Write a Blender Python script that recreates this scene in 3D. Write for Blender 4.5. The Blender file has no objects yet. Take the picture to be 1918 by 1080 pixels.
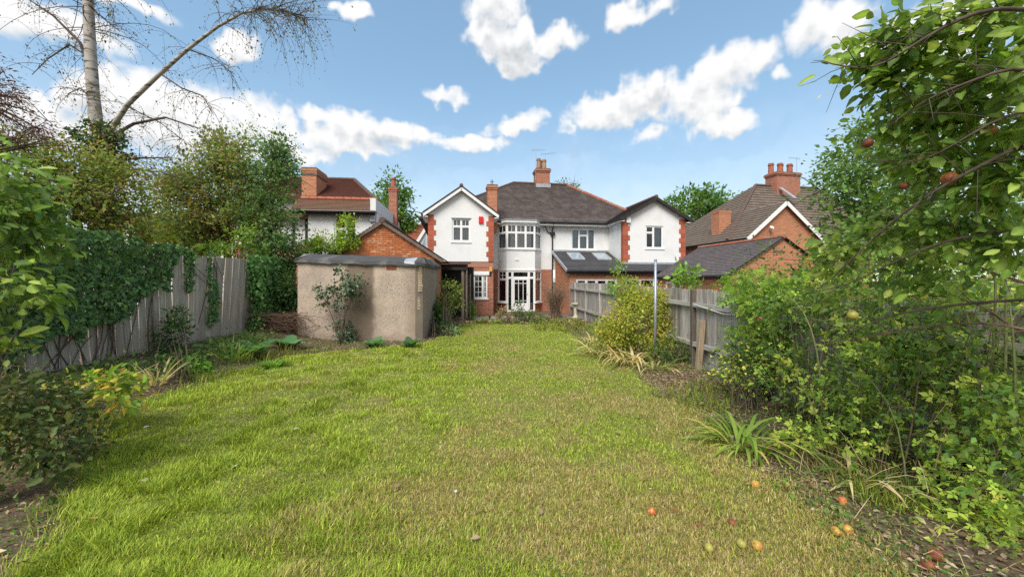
import bpy, math, random
import numpy as np
from mathutils import Matrix, Vector
random.seed(7); RNG = np.random.default_rng(7)
sc = bpy.context.scene
COL = sc.collection
R = math.radians
# ---------------------------------------------------------------- camera
CX, HY, F, EYE = 959.0, 528.0, 720.0, 1.75      # photograph pixels: centre column, horizon row, focal length; eye height in m
cam_d = bpy.data.cameras.new('camera'); cam = bpy.data.objects.new('camera', cam_d); COL.objects.link(cam)
cam_d.sensor_width = 36; cam_d.lens = 36*F/1918; cam_d.shift_y = -12/1918
cam_d.clip_start = .05; cam_d.clip_end = 9000
cam.location = (0, 0, EYE); cam.rotation_euler = (R(90), 0, 0); sc.camera = cam
# ---------------------------------------------------------------- sky and sun
SUN_EL, SUN_AZ = 50, 203          # degrees; azimuth clockwise from +Y (the view direction)
sc.view_settings.view_transform = 'Standard'; sc.view_settings.look = 'None'
sc.view_settings.exposure = 1.24; sc.view_settings.gamma = 1; sc.view_settings.use_curve_mapping = False
sun_d = bpy.data.lights.new('sun', 'SUN'); sun = bpy.data.objects.new('sun', sun_d); COL.objects.link(sun)
sun_d.energy = 2.0; sun_d.angle = R(32); sun_d.color = (1, .95, .87)
_d = Vector((math.sin(R(SUN_AZ))*math.cos(R(SUN_EL)), math.cos(R(SUN_AZ))*math.cos(R(SUN_EL)), math.sin(R(SUN_EL))))
sun.rotation_euler = _d.to_track_quat('Z', 'Y').to_euler()
sc.render.engine = 'CYCLES'
cy = sc.cycles
cy.use_denoising = False; cy.max_bounces = 8; cy.diffuse_bounces = 5; cy.glossy_bounces = 2; cy.transmission_bounces = 5
cy.transparent_max_bounces = 6; cy.caustics_reflective = False; cy.caustics_refractive = False; cy.sample_clamp_indirect = 6
cy.use_adaptive_sampling = True; cy.adaptive_threshold = .01

class NT:
    """small helper to write node trees"""
    def __init__(s, nt): s.nt = nt; s.x = 0
    def n(s, typ, **kw):
        nd = s.nt.nodes.new(typ); s.x += 40; nd.location = (s.x, 0)
        ins = kw.pop('ins', {})
        for k, v in kw.items(): setattr(nd, k, v)
        for k, v in ins.items():
            sock = nd.inputs[k]
            if isinstance(v, bpy.types.NodeSocket): s.nt.links.new(v, sock)
            else: sock.default_value = v
        return nd
    def math(s, op, a, b=0.0, c=0.0, clamp=False):
        nd = s.n('ShaderNodeMath', operation=op, use_clamp=clamp, ins={0: a, 1: b, 2: c}); return nd.outputs[0]
    def vm(s, op, a, b=(0, 0, 0), c=(0, 0, 0)):
        nd = s.n('ShaderNodeVectorMath', operation=op, ins={0: a, 1: b})
        if op == 'MULTIPLY_ADD':
            if isinstance(c, bpy.types.NodeSocket): s.nt.links.new(c, nd.inputs[2])
            else: nd.inputs[2].default_value = c
        return nd.outputs['Value'] if op == 'DOT_PRODUCT' else nd.outputs['Vector']
    def mr(s, v, a, b, c=0.0, d=1.0, smooth=True):
        nd = s.n('ShaderNodeMapRange', interpolation_type='SMOOTHSTEP' if smooth else 'LINEAR', ins={'Value': v, 'From Min': a, 'From Max': b, 'To Min': c, 'To Max': d}); return nd.outputs[0]
    def mix(s, f, a, b, blend='MIX'):
        nd = s.n('ShaderNodeMix', data_type='RGBA', blend_type=blend)
        for i, v in ((0, f), (6, a), (7, b)):
            if isinstance(v, bpy.types.NodeSocket): s.nt.links.new(v, nd.inputs[i])
            else: nd.inputs[i].default_value = v if i == 0 else (*v[:3], 1)
        return nd.outputs[2]
    def noise(s, vec, scale, detail=3, rough=.55, out='Fac'):
        nd = s.n('ShaderNodeTexNoise', ins={'Scale': scale, 'Detail': detail, 'Roughness': rough})
        if vec is not None: s.nt.links.new(vec, nd.inputs['Vector'])
        return nd.outputs[out]

world = bpy.data.worlds.new('World'); sc.world = world; world.use_nodes = True
w = NT(world.node_tree); world.node_tree.nodes.clear()
sky = w.n('ShaderNodeTexSky', sky_type='NISHITA', sun_disc=False, sun_elevation=R(SUN_EL), sun_rotation=R(SUN_AZ), altitude=50, air_density=1.0, dust_density=.6, ozone_density=2.2)
SKY_STRENGTH = .15; CLOUD_STRENGTH = .425
# cumulus seen over the roofs (pixel column, row, half width, half height); worked out once as a map of the whole sky
CLOUDS = [(922,18,58,44),(955,75,70,46),(968,108,50,26),(1042,74,52,30),(903,62,42,28),(1140,208,82,34),(1205,178,66,44),(1285,196,75,44),(1338,150,60,40),(1405,122,68,42),
 (1440,106,36,22),(1352,230,72,24),(1330,190,60,36),(690,246,130,30),(640,270,110,32),(590,226,46,20),(690,232,34,20),(770,243,62,18),(870,264,76,18),(955,238,58,16),(985,222,30,14),
 (275,195,120,50),(345,180,60,36),(400,215,130,54),(480,238,70,34),(200,190,80,42),(340,265,190,46),(80,225,130,50),(230,0,110,20),(120,62,150,38),(30,30,100,50),
 (425,82,50,30),(1555,56,76,44),(1600,98,50,30),(1485,146,20,12),(650,8,42,16),(1190,22,46,28),(1235,8,30,12),(832,180,34,11),(1060,250,17,13),(1215,252,28,11),(570,290,80,22),
 (1750,70,150,60),(1830,190,120,50),(-140,180,150,70),(-260,60,160,60),(2080,120,160,60)]
def azel(px, py):
    x, z = (px-CX)/F, (HY-py)/F
    return math.atan2(x, 1), math.atan2(z, math.hypot(1, x))
NW, NH = 3600, 900
def _ss(t): t = np.clip(t, 0, 1); return t*t*(3-2*t)
def _lat(A, E, k, seed):
    """value noise on the azimuth / elevation plane, k cells round the horizon"""
    g = np.random.default_rng(900+seed).random((k, 512), dtype=np.float32); x = (A/(2*np.pi)+.5)*k; y = E/(2*np.pi)*k+40
    xi, yi = np.floor(x).astype(int), np.floor(y).astype(int); fx, fy = _ss(x-xi), _ss(y-yi); x0, x1, y0, y1 = xi % k, (xi+1) % k, yi % 512, (yi+1) % 512
    return (g[x0, y0]*(1-fx)+g[x1, y0]*fx)*(1-fy)+(g[x0, y1]*(1-fx)+g[x1, y1]*fx)*fy
def _fbm(A, E, k, n, seed, billow=False, gain=.55):
    t_, a_, s_ = 0, 1, 0
    for i in range(n):
        v = _lat(A, E, k*2**i, seed+i); v = 1-abs(2*v-1) if billow else v
        t_ = t_+a_*v; s_ += a_; a_ *= gain
    return t_/s_
_A, _E = (q_.astype(np.float32) for q_ in np.meshgrid((np.arange(NW)+.5)/NW*2*np.pi-np.pi, (np.arange(NH)+.5)/NH*np.pi/2, indexing='xy'))
def cloud_field(A, E):
    A2 = A+(_fbm(A, E, 48, 4, 1)-.5)*.085+(_fbm(A, E, 190, 3, 31)-.5)*.035; E2 = E+(_fbm(A, E, 48, 4, 11)-.5)*.06+(_fbm(A, E, 190, 3, 41)-.5)*.035
    f = np.full(A.shape, -3.0)
    for (px, py, rx_, ry_) in CLOUDS:
        a, e = azel(px, py); ra = (azel(px+rx_, py)[0]-azel(px-rx_, py)[0])/2*1.0; re = (azel(px, py-ry_)[1]-azel(px, py+ry_)[1])/2*1.0
        i0, i1 = max(0, int((a-ra*1.7-.12+np.pi)/(2*np.pi)*NW)), min(NW, int((a+ra*1.7+.12+np.pi)/(2*np.pi)*NW)); j1 = min(NH, int((e+re*1.7+.15)/(np.pi/2)*NH))
        W_ = (slice(0, j1), slice(i0, i1))
        b = (1 if rx_ > 40 else .45)*(1-((A2[W_]-a)/ra)**2-((E2[W_]-e)/re)**2)
        d = np.clip(.5+(b-f[W_])/.5, 0, 1); f[W_] = f[W_]*(1-d)+b*d+.25*d*(1-d)*.5
    gate = np.maximum(_ss((np.abs(A)-.95)/.3), _ss((E-.62)/.18))
    f = np.maximum(f, (_fbm(A2, E2*1.6, 14, 5, 61)-.53)*9*gate+(gate-1)*3)
    return f
_f = cloud_field(_A, _E)
_bil = _fbm(_A, _E, 150, 5, 71, True)
_d = _f+(_bil-.5)*1.35
_mask = _ss((_d+.28)/1.12)
_thin = _ss((_fbm(_A, _E, 40, 5, 81)-.52)/.3)*.2*_ss((.55-_E)/.4)+.42*_ss((.46-_E)/.46)         # thin veil low down
_mask = np.maximum(_mask, _thin)
_up = np.roll(_f+(_bil-.5)*.9, -16, axis=0); _lf = np.roll(_d, 9, axis=1)                 # sunlit tops, greyer undersides
_rel = np.clip((_d-_up)*.35+(_d-_lf)*.12, -.5, .5)
_core = _ss((_f-.25)/.7)*_ss((_fbm(_A, _E, 60, 4, 91)-.42)/.3)
_sh = np.clip(.95+_rel*.46-.36*_core*np.clip(.5-_rel, 0, 1)+(_fbm(_A, _E, 90, 3, 95)-.5)*.08, .62, 1.0)
_px = np.zeros((NH*2, NW, 4), np.float32); _px[NH:, :, 0] = _mask; _px[NH:, :, 1] = _sh; _px[..., 3] = 1; _px[:NH, :, 1] = .9
# fade the band at the horizon
cimg = bpy.data.images.new('cloud_map', NW, NH*2, alpha=False, float_buffer=True); cimg.colorspace_settings.name = 'Non-Color'
# environment maps put -Y... centre on +X turned by the mapping below
cimg.pixels.foreach_set(_px.ravel()); cimg.update()
dirv = w.n('ShaderNodeTexCoord').outputs['Generated']
mp = w.n('ShaderNodeMapping', ins={'Vector': dirv, 'Rotation': (0, 0, R(-90))}).outputs[0]
ev = w.n('ShaderNodeTexEnvironment', image=cimg, interpolation='Cubic', ins={'Vector': mp})
se = w.n('ShaderNodeSeparateColor', ins={0: ev.outputs[0]})
mask, shd = se.outputs[0], se.outputs[1]
ccol = w.n('ShaderNodeCombineColor', ins={0: w.math('POWER', shd, 1.25), 1: w.math('POWER', shd, 1.12), 2: shd}).outputs[0]
skg = w.n('ShaderNodeGamma', ins={'Color': sky.outputs[0], 'Gamma': .62}).outputs[0]      # softer fall-off towards the horizon
skc = w.n('ShaderNodeHueSaturation', ins={'Hue': .49, 'Saturation': 1.24, 'Value': 1.03, 'Color': skg}).outputs[0]
bg1 = w.n('ShaderNodeBackground', ins={'Color': skc, 'Strength': SKY_STRENGTH})
bg2 = w.n('ShaderNodeBackground', ins={'Color': ccol, 'Strength': CLOUD_STRENGTH})
mx = w.n('ShaderNodeMixShader', ins={0: mask, 1: bg1.outputs[0], 2: bg2.outputs[0]})
w.n('ShaderNodeOutputWorld', ins={0: mx.outputs[0]})
world.cycles.sampling_method = 'MANUAL'; world.cycles.sample_map_resolution = 512

# ---------------------------------------------------------------- helpers
def ss(t): t = np.clip(t, 0, 1); return t*t*(3-2*t)
_grids = {}
def vnoise(x, y, scale, seed=0):
    """smooth value noise in 0..1"""
    if seed not in _grids: _grids[seed] = np.random.default_rng(100+seed).random((64, 64))
    g = _grids[seed]; x = np.asarray(x, float)*scale+500; y = np.asarray(y, float)*scale+500
    xi, yi = np.floor(x).astype(int), np.floor(y).astype(int); fx, fy = ss(x-xi), ss(y-yi)
    a, b, c, d = g[xi % 64, yi % 64], g[(xi+1) % 64, yi % 64], g[xi % 64, (yi+1) % 64], g[(xi+1) % 64, (yi+1) % 64]
    return (a*(1-fx)+b*fx)*(1-fy)+(c*(1-fx)+d*fx)*fy
def hgt(x, y):
    """height of the garden's ground: level lawn, a bank up to the left fence, a slight rise to the right one"""
    x = np.asarray(x, float); y = np.asarray(y, float)
    b = .34*ss((-5.35-x)/1.9)*(1-.75*ss((y-10.8)/2.5))*ss((13-x*0-0-np.abs(y-4)+4)/3)
    r = .07*ss((x-2.35)/1.0)*(1-ss((y-17)/2))
    n = (vnoise(x, y, .8, 1)-.5)*.05*(1-ss((np.hypot(x, y-8)-10)/8))
    return b+r+n*ss((np.hypot(x-1, y-22)-3)/2)
def hg(x, y): return float(hgt(x, y))
def at(px, py, Y): return Vector(((px-CX)/F*Y, Y, EYE+(HY-py)/F*Y))
def gr(px, py):
    z = 0
    for _ in range(8):
        Y = (EYE-z)*F/(py-HY); X = (px-CX)/F*Y; z = hg(X, Y)
    return Vector((X, Y, z))
def tag(o, label=None, cat=None, group=None, kind=None):
    if label: o['label'] = label
    if cat: o['category'] = cat
    if group: o['group'] = group
    if kind: o['kind'] = kind
    return o
def empty(name, loc=(0, 0, 0), rz=0, label=None, cat=None, group=None):
    o = bpy.data.objects.new(name, None); COL.objects.link(o); o.location = loc; o.rotation_euler = (0, 0, rz)
    o.empty_display_size = .1
    return tag(o, label, cat, group)
def place(name, me, parent=None, loc=(0, 0, 0), rot=(0, 0, 0), scale=None):
    o = bpy.data.objects.new(name, me); COL.objects.link(o); o.location = loc; o.rotation_euler = rot
    if scale: o.scale = scale
    if parent: o.parent = parent
    return o
class MB:
    """collects polygons for ONE mesh"""
    def __init__(s): s.v = []; s.f = []
    def add(s, vs, fs):
        k = len(s.v); s.v += [tuple(p) for p in vs]; s.f += [tuple(i+k for i in f) for f in fs]; return s
    def box(s, x0, x1, y0, y1, z0, z1):
        x0, x1 = sorted((x0, x1)); y0, y1 = sorted((y0, y1)); z0, z1 = sorted((z0, z1))
        return s.add([(x0,y0,z0),(x1,y0,z0),(x1,y1,z0),(x0,y1,z0),(x0,y0,z1),(x1,y0,z1),(x1,y1,z1),(x0,y1,z1)],
              [(0,3,2,1),(4,5,6,7),(0,1,5,4),(1,2,6,5),(2,3,7,6),(3,0,4,7)])
    def prism(s, pts, y0, y1):
        """outline in x, z (anticlockwise seen from -y) pushed from y0 to y1"""
        n = len(pts)
        return s.add([(x, y0, z) for x, z in pts]+[(x, y1, z) for x, z in pts],
              [tuple(range(n)), tuple(range(2*n-1, n-1, -1))]+[(i, i+n, (i+1) % n+n, (i+1) % n) for i in range(n)])
    def slab(s, pts, t):
        """polygon given anticlockwise from above, thickened downwards along its normal"""
        P = [Vector(p) for p in pts]; n = (P[1]-P[0]).cross(P[2]-P[0]).normalized(); k = len(P)
        return s.add(P+[p-n*t for p in P], [tuple(range(k)), tuple(range(2*k-1, k-1, -1))]+[(i, i+k, (i+1) % k+k, (i+1) % k) for i in range(k)])
    def beam(s, p, q, w_, h_, up=(0, 0, 1)):
        p, q = Vector(p), Vector(q); d = (q-p).normalized(); x = d.cross(Vector(up)).normalized(); u = x.cross(d)
        vs = [b+x*(a*w_/2)+u*(c*h_/2) for b in (p, q) for a, c in ((-1,-1),(1,-1),(1,1),(-1,1))]
        return s.add(vs, [(0,1,2,3),(7,6,5,4),(0,4,5,1),(1,5,6,2),(2,6,7,3),(3,7,4,0)])
    def tube(s, path, rad, n=6, cap=True):
        P = [Vector(p) for p in path]; k = len(P)
        if not hasattr(rad, '__len__'): rad = [rad]*k
        vs = []; prev = None
        for i in range(k):
            d = (P[min(i+1, k-1)]-P[max(i-1, 0)])
            d = d.normalized() if d.length > 1e-9 else Vector((0, 0, 1))
            a = prev if prev is not None else (Vector((1, 0, 0)) if abs(d.x) < .8 else Vector((0, 1, 0)))
            a = (a-d*a.dot(d)).normalized(); prev = a; b = d.cross(a)
            vs += [P[i]+(a*math.cos(2*math.pi*j/n)+b*math.sin(2*math.pi*j/n))*rad[i] for j in range(n)]
        fs = [(i*n+j, i*n+(j+1) % n, (i+1)*n+(j+1) % n, (i+1)*n+j) for i in range(k-1) for j in range(n)]
        if cap: fs += [tuple(range(n-1, -1, -1)), tuple(range((k-1)*n, k*n))]
        return s.add(vs, fs)
    def lathe(s, prof, n=12, c=(0, 0, 0)):
        vs = [(c[0]+r*math.cos(2*math.pi*j/n), c[1]+r*math.sin(2*math.pi*j/n), c[2]+z) for r, z in prof for j in range(n)]
        fs = [(i*n+j, i*n+(j+1) % n, (i+1)*n+(j+1) % n, (i+1)*n+j) for i in range(len(prof)-1) for j in range(n)]
        return s.add(vs, fs+[tuple(range(n-1, -1, -1)), tuple(range((len(prof)-1)*n, len(prof)*n))])
    def slope(s, e0, e1, r0, r1, course=.1, lift=.022):
        """a roof slope laid in courses: each course is tilted so that its lower edge stands proud"""
        e0, e1, r0, r1 = map(Vector, (e0, e1, r0, r1)); m = ((r0+r1)-(e0+e1))/2
        k = max(2, round(m.length/course)); nn = (e1-e0).cross(m).normalized()
        if nn.z < 0: nn = -nn
        for i in range(k):
            t0, t1 = i/k, (i+1)/k
            a, b, c, d = e0.lerp(r0, t0), e1.lerp(r1, t0), e1.lerp(r1, t1), e0.lerp(r0, t1)
            s.add([a+nn*lift, b+nn*lift, c, d, a-nn*.01, b-nn*.01], [(0, 1, 2, 3), (4, 5, 1, 0)])
        if (r1-r0).length > .01: s.add([e0-nn*.06, e1-nn*.06, r1-nn*.06, r0-nn*.06], [(3, 2, 1, 0)])
        else: s.add([e0-nn*.06, e1-nn*.06, r0-nn*.06], [(2, 1, 0)])
        return s
    def mesh(s, name, mt, smooth=False):
        me = bpy.data.meshes.new(name); me.from_pydata(s.v, [], s.f)
        if smooth: me.shade_smooth()
        else: me.shade_flat()
        uv = me.uv_layers.new(name='UVMap'); buf = np.zeros(len(me.loops)*2, np.float32)
        for p in me.polygons:
            n = p.normal
            t = Vector((-n.y, n.x, 0))
            t = t.normalized() if t.length > .02 else Vector((1, 0, 0))
            if t.x+t.y*.5 < 0: t = -t
            b = n.cross(t)
            if b.z < -1e-4: b = -b
            for li in p.loop_indices:
                co = me.vertices[me.loops[li].vertex_index].co
                buf[2*li] = co.dot(t); buf[2*li+1] = co.dot(b)
        uv.data.foreach_set('uv', buf)
        me.materials.append(M[mt] if isinstance(mt, str) else mt)
        return me
    def build(s, name, mt, parent=None, loc=(0, 0, 0), rot=(0, 0, 0), smooth=False, bevel=0):
        o = place(name, s.mesh(name, mt, smooth), parent, loc, rot)
        if bevel:
            b = o.modifiers.new('bevel', 'BEVEL'); b.width = bevel; b.segments = 1; b.limit_method = 'ANGLE'
        return o

# ---------------------------------------------------------------- materials
M = {}
def base_mat(name, rough=.8):
    m = bpy.data.materials.new(name); m.use_nodes = True; t = NT(m.node_tree); b = m.node_tree.nodes['Principled BSDF']
    b.inputs['Roughness'].default_value = rough; b.inputs['Specular IOR Level'].default_value = .3; M[name] = m
    return m, t, b
def link(t, a, b): t.nt.links.new(a, b)
def bump(t, b, h, strength=.5, dist=.02):
    bp = t.n('ShaderNodeBump', ins={'Strength': strength, 'Distance': dist, 'Height': h}); link(t, bp.outputs[0], b.inputs['Normal'])
def grain(name, c1, c2, scale=8, rough=.85, stretch=(1, 1, 1), bmp=.3, bdist=.01, rand=.0, c3=None, s3=1.2, detail=5, bscale=None, spec=None, coord='Object', sharp=(.3, .7)):
    """two-tone noise colour with relief; c3 = large blotches; rand = shift from object to object"""
    m, t, b = base_mat(name, rough)
    co = t.n('ShaderNodeTexCoord').outputs[coord]; v = t.vm('MULTIPLY', co, stretch)
    oi = t.n('ShaderNodeObjectInfo').outputs['Random']
    if rand: v = t.vm('ADD', v, t.n('ShaderNodeCombineXYZ', ins={0: t.math('MULTIPLY', oi, 37.0), 1: t.math('MULTIPLY', oi, 91.0), 2: t.math('MULTIPLY', oi, 53.0)}).outputs[0])
    n1 = t.noise(v, scale, detail, .6)
    c = t.mix(t.mr(n1, *sharp), c1, c2)
    if c3: c = t.mix(t.mr(t.noise(v, s3, 4, .55), .48, .68), c, c3)
    if rand:
        c = t.mix(1.0, c, t.n('ShaderNodeCombineColor', ins={i: t.math('MULTIPLY_ADD', oi, rand, 1-rand/2) for i in (0, 1, 2)}).outputs[0], 'MULTIPLY')
    link(t, c, b.inputs['Base Color'])
    if bmp: bump(t, b, t.noise(v, bscale or scale*2.5, 4, .6), bmp, bdist)
    if spec is not None: b.inputs['Specular IOR Level'].default_value = spec
    return m
def bricks(name, c1, c2, mortar, bw=.225, bh=.075, ms=.009, blotch=None, bmp=.6, rough=.9, uvs=1.0, offset=.5):
    m, t, b = base_mat(name, rough)
    uv = t.n('ShaderNodeTexCoord').outputs['UV']
    uvw = t.vm('ADD', uv, t.vm('MULTIPLY_ADD', t.noise(uv, 9, 3, .6, 'Color'), (.012, .012, 0), (-.006, -.006, 0)))
    br = t.n('ShaderNodeTexBrick', offset=offset, ins={'Vector': uvw, 'Color1': (*c1, 1), 'Color2': (*c2, 1), 'Mortar': (*mortar, 1), 'Scale': 1.0, 'Mortar Size': ms, 'Mortar Smooth': .2, 'Bias': 0.0, 'Brick Width': bw, 'Row Height': bh})
    c = br.outputs['Color']
    c = t.mix(t.mr(t.noise(uv, 1.7, 6, .7), .38, .68, 0, .7), c, blotch or c2)
    c = t.mix(t.mr(t.noise(uv, 40, 3, .6), .4, .8, 0, .35), c, mortar)
    link(t, c, b.inputs['Base Color'])
    hh = t.math('SUBTRACT', t.math('MULTIPLY', t.noise(uv, 60, 3, .6), .5), br.outputs['Fac'])
    bump(t, b, hh, bmp, .012)
    return m
grain('render_white', (.76, .76, .755), (.71, .71, .705), 30, .9, bmp=.2, bdist=.03, bscale=13, c3=(.68, .675, .66), s3=1.0)
grain('paint_white', (.80, .80, .79), (.74, .74, .73), 6, .45, bmp=.08)
grain('paint_cream', (.72, .68, .55), (.6, .56, .44), 9, .6, bmp=.1)
bricks('brick_red', (.46, .13, .06), (.23, .055, .03), (.44, .34, .26), blotch=(.34, .12, .075))
bricks('brick_orange', (.54, .18, .065), (.33, .09, .04), (.46, .34, .24), blotch=(.44, .18, .095))
bricks('brick_band', (.42, .17, .11), (.36, .13, .085), (.38, .25, .18), bh=.065, blotch=(.40, .2, .14))
grain('brick_piece', (.52, .17, .06), (.40, .115, .045), 14, .9, bmp=.5, rand=.35, c3=(.56, .32, .19), s3=3)
grain('quoin', (.42, .12, .065), (.33, .085, .05), 22, .9, bmp=.5, rand=.3)
grain('mortar', (.46, .33, .22), (.38, .27, .18), 30, .95)
bricks('tile_brown', (.115, .085, .075), (.085, .066, .06), (.035, .028, .025), .17, .1, .006, blotch=(.13, .11, .1))
bricks('tile_old', (.125, .09, .085), (.09, .07, .07), (.04, .03, .03), .17, .1, .006, blotch=(.21, .185, .155))
bricks('tile_red', (.2, .068, .045), (.15, .052, .038), (.06, .03, .02), .17, .1, .006, blotch=(.12, .07, .05))
bricks('tile_red_far', (.40, .12, .07), (.32, .09, .06), (.12, .05, .03), .17, .1, .006, blotch=(.3, .11, .07))
bricks('tile_mossy', (.26, .12, .085), (.20, .095, .07), (.07, .05, .035), .17, .1, .007, blotch=(.16, .14, .07))
bricks('tile_concrete', (.165, .125, .095), (.125, .095, .075), (.05, .04, .03), .3, .3, .01, blotch=(.19, .155, .125))  # dark joint colour paints in the shadow lines between tile courses
bricks('slate', (.125, .105, .105), (.095, .082, .085), (.045, .04, .04), .25, .11, .006, blotch=(.15, .125, .125))
bricks('tile_dark', (.075, .075, .08), (.055, .055, .06), (.025, .025, .027), .3, .2, .008, blotch=(.09, .088, .09))
grain('ridge_red', (.40, .14, .08), (.28, .09, .055), 9, .9, c3=(.3, .2, .14))
grain('ridge_brown', (.14, .09, .075), (.10, .07, .06), 9, .9)
grain('terracotta', (.42, .14, .08), (.3, .1, .06), 7, .85, c3=(.22, .12, .08), s3=2)
grain('buff_pot', (.42, .26, .16), (.3, .18, .11), 7, .85, c3=(.2, .13, .09), s3=2)
grain('sooty', (.15, .11, .09), (.22, .15, .115), 9, .95, c3=(.10, .085, .075))
grain('black_plastic', (.016, .016, .018), (.024, .024, .026), 8, .4, bmp=0)
grain('lead', (.28, .30, .33), (.38, .40, .43), 6, .5, bmp=.2)
grain('galvanised', (.30, .33, .38), (.42, .45, .50), 14, .42, bmp=.15)
M['galvanised'].node_tree.nodes['Principled BSDF'].inputs['Metallic'].default_value = .5
grain('felt', (.045, .046, .048), (.085, .086, .088), 90, .95, bmp=.5, bdist=.006, c3=(.14, .14, .135), s3=1.6)
grain('timber_black', (.02, .018, .016), (.04, .034, .03), 20, .7, stretch=(1, 1, .1))
grain('timber_old', (.16, .13, .10), (.10, .08, .062), 9, .9, stretch=(6, 6, .7), rand=.3, c3=(.25, .21, .17))
grain('board_left', (.50, .44, .37), (.31, .265, .215), 5, .9, stretch=(9, 9, .5), bmp=.5, rand=.34, c3=(.36, .29, .22), s3=1.1)
grain('board_right', (.45, .43, .41), (.27, .245, .225), 5, .9, stretch=(9, 9, .5), bmp=.5, rand=.34, c3=(.20, .165, .135), s3=.9)
grain('rail', (.48, .46, .43), (.33, .31, .28), 5, .9, stretch=(5, .5, 6), bmp=.4, rand=.2)
grain('new_stake', (.36, .28, .19), (.25, .19, .125), 6, .85, stretch=(7, 7, .5), bmp=.4)
grain('curtain', (.62, .62, .60), (.52, .52, .51), 5, .9, stretch=(6, 6, .3), bmp=0)
grain('curtain_blue', (.36, .47, .52), (.28, .38, .44), 5, .9, stretch=(6, 6, .3), bmp=0)
grain('curtain_red', (.22, .02, .02), (.15, .015, .015), 5, .9, bmp=0)
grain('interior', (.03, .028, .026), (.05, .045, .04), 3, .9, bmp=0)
grain('red_box', (.62, .03, .03), (.56, .025, .025), 5, .4, bmp=0)
grain('yellow_box', (.65, .38, .05), (.58, .32, .05), 5, .5, bmp=0)
grain('stone_cream', (.62, .57, .44), (.48, .44, .33), 20, .9, c3=(.36, .36, .26), s3=4)
grain('soil', (.085, .06, .04), (.14, .105, .068), 10, .95, bmp=.8, bdist=.05, c3=(.15, .115, .07), s3=2.2)
grain('paving', (.34, .31, .27), (.25, .225, .2), 6, .9, c3=(.2, .19, .15))
grain('bark_brown', (.12, .09, .065), (.07, .052, .04), 16, .9, stretch=(1, 1, .3), bmp=.6)
grain('bark_grey', (.20, .175, .145), (.12, .1, .08), 16, .9, stretch=(1, 1, .3), bmp=.6)
grain('twig_dry', (.24, .17, .115), (.14, .095, .065), 12, .9)
grain('cane_green', (.20, .23, .09), (.14, .15, .06), 12, .7)
grain('straw', (.52, .41, .24), (.40, .30, .16), 12, .85)
# pebbledash with damp staining
m, t, b = base_mat('pebbledash', .95)
co = t.n('ShaderNodeTexCoord').outputs['Object']
vo = t.n('ShaderNodeTexVoronoi', ins={'Vector': co, 'Scale': 46.0})
pb = t.mix(t.mr(vo.outputs['Distance'], .25, .75), (.52, .425, .345), (.28, .225, .18))
pb = t.mix(t.mr(t.noise(co, 1.1, 6, .65), .4, .65, 0, .55), pb, (.56, .44, .335))
pb = t.mix(t.mr(t.noise(co, .7, 6, .7), .5, .62, 0, .35), pb, (.22, .19, .14))
sx = t.n('ShaderNodeSeparateXYZ', ins={0: t.vm('ADD', co, t.vm('MULTIPLY_ADD', t.noise(co, 2.2, 5, .6, 'Color'), (.34, .1, .5), (-.17, -.05, -.25)))})
st = t.math('MULTIPLY', t.mr(sx.outputs[0], -.42, -.2), t.mr(sx.outputs[0], .42, .6, 1, 0))
st = t.math('MULTIPLY', st, t.mr(sx.outputs[2], 2.2, 2.32, 1, 0))
lo = t.mr(sx.outputs[2], .0, .3, .45, 0)
ed = t.mr(sx.outputs[0], 1.3, 1.75, 0, .5)
stn = t.math('MAXIMUM', t.math('MULTIPLY', st, .88), t.math('MAXIMUM', lo, ed))
pb = t.mix(stn, pb, (.17, .125, .09))
link(t, pb, b.inputs['Base Color']); bump(t, b, vo.outputs['Distance'], -.8, .02)
# birch bark
m, t, b = base_mat('birch', .8)
co = t.n('ShaderNodeTexCoord').outputs['Object']
bk = t.mix(t.mr(t.noise(t.vm('MULTIPLY', co, (1.5, 1.5, 7)), 2.0, 5, .65), .5, .6), (.44, .40, .36), (.08, .065, .055))
link(t, t.mix(t.mr(t.noise(co, 3, 4), .4, .7, 0, .6), bk, (.32, .28, .24)), b.inputs['Base Color'])
# window glass: mostly clear with a reflection of the sky
m, t, b = base_mat('glass', .03)
fr = t.n('ShaderNodeFresnel', ins={'IOR': 1.5}).outputs[0]
gl = t.n('ShaderNodeBsdfGlossy', ins={'Roughness': .02, 'Color': (1, 1, 1, 1)}); tr = t.n('ShaderNodeBsdfTransparent', ins={'Color': (.82, .86, .87, 1)})
mm = t.n('ShaderNodeMixShader', ins={0: t.math('ADD', t.math('MULTIPLY', fr, 1.2), .03), 1: tr.outputs[0], 2: gl.outputs[0]})
link(t, mm.outputs[0], m.node_tree.nodes['Material Output'].inputs[0])
# leaves: colour per leaf from the attribute, light passes through
def leafmat(name, rough=.55, trans=.48, spec=.25):
    m, t, b = base_mat(name, rough); b.inputs['Specular IOR Level'].default_value = spec
    c = t.n('ShaderNodeAttribute', attribute_name='Col').outputs['Color']
    g = t.n('ShaderNodeNewGeometry').outputs['Position']
    c = t.mix(t.mr(t.noise(g, 30, 3, .6), .35, .75, 0, .3), c, t.mix(1.0, c, (.6, .6, .5), 'MULTIPLY'))
    link(t, c, b.inputs['Base Color'])
    tl = t.n('ShaderNodeBsdfTranslucent', ins={'Color': t.mix(1.0, c, (1.25, 1.2, .7), 'MULTIPLY')})
    ms_ = t.n('ShaderNodeMixShader', ins={0: trans, 1: b.outputs[0], 2: tl.outputs[0]})
    link(t, ms_.outputs[0], m.node_tree.nodes['Material Output'].inputs[0])
leafmat('leaf'); leafmat('leaf_glossy', .45, .18, .3); leafmat('grass', .6, .35, .2); leafmat('dry', .9, .15, .1)
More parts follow.
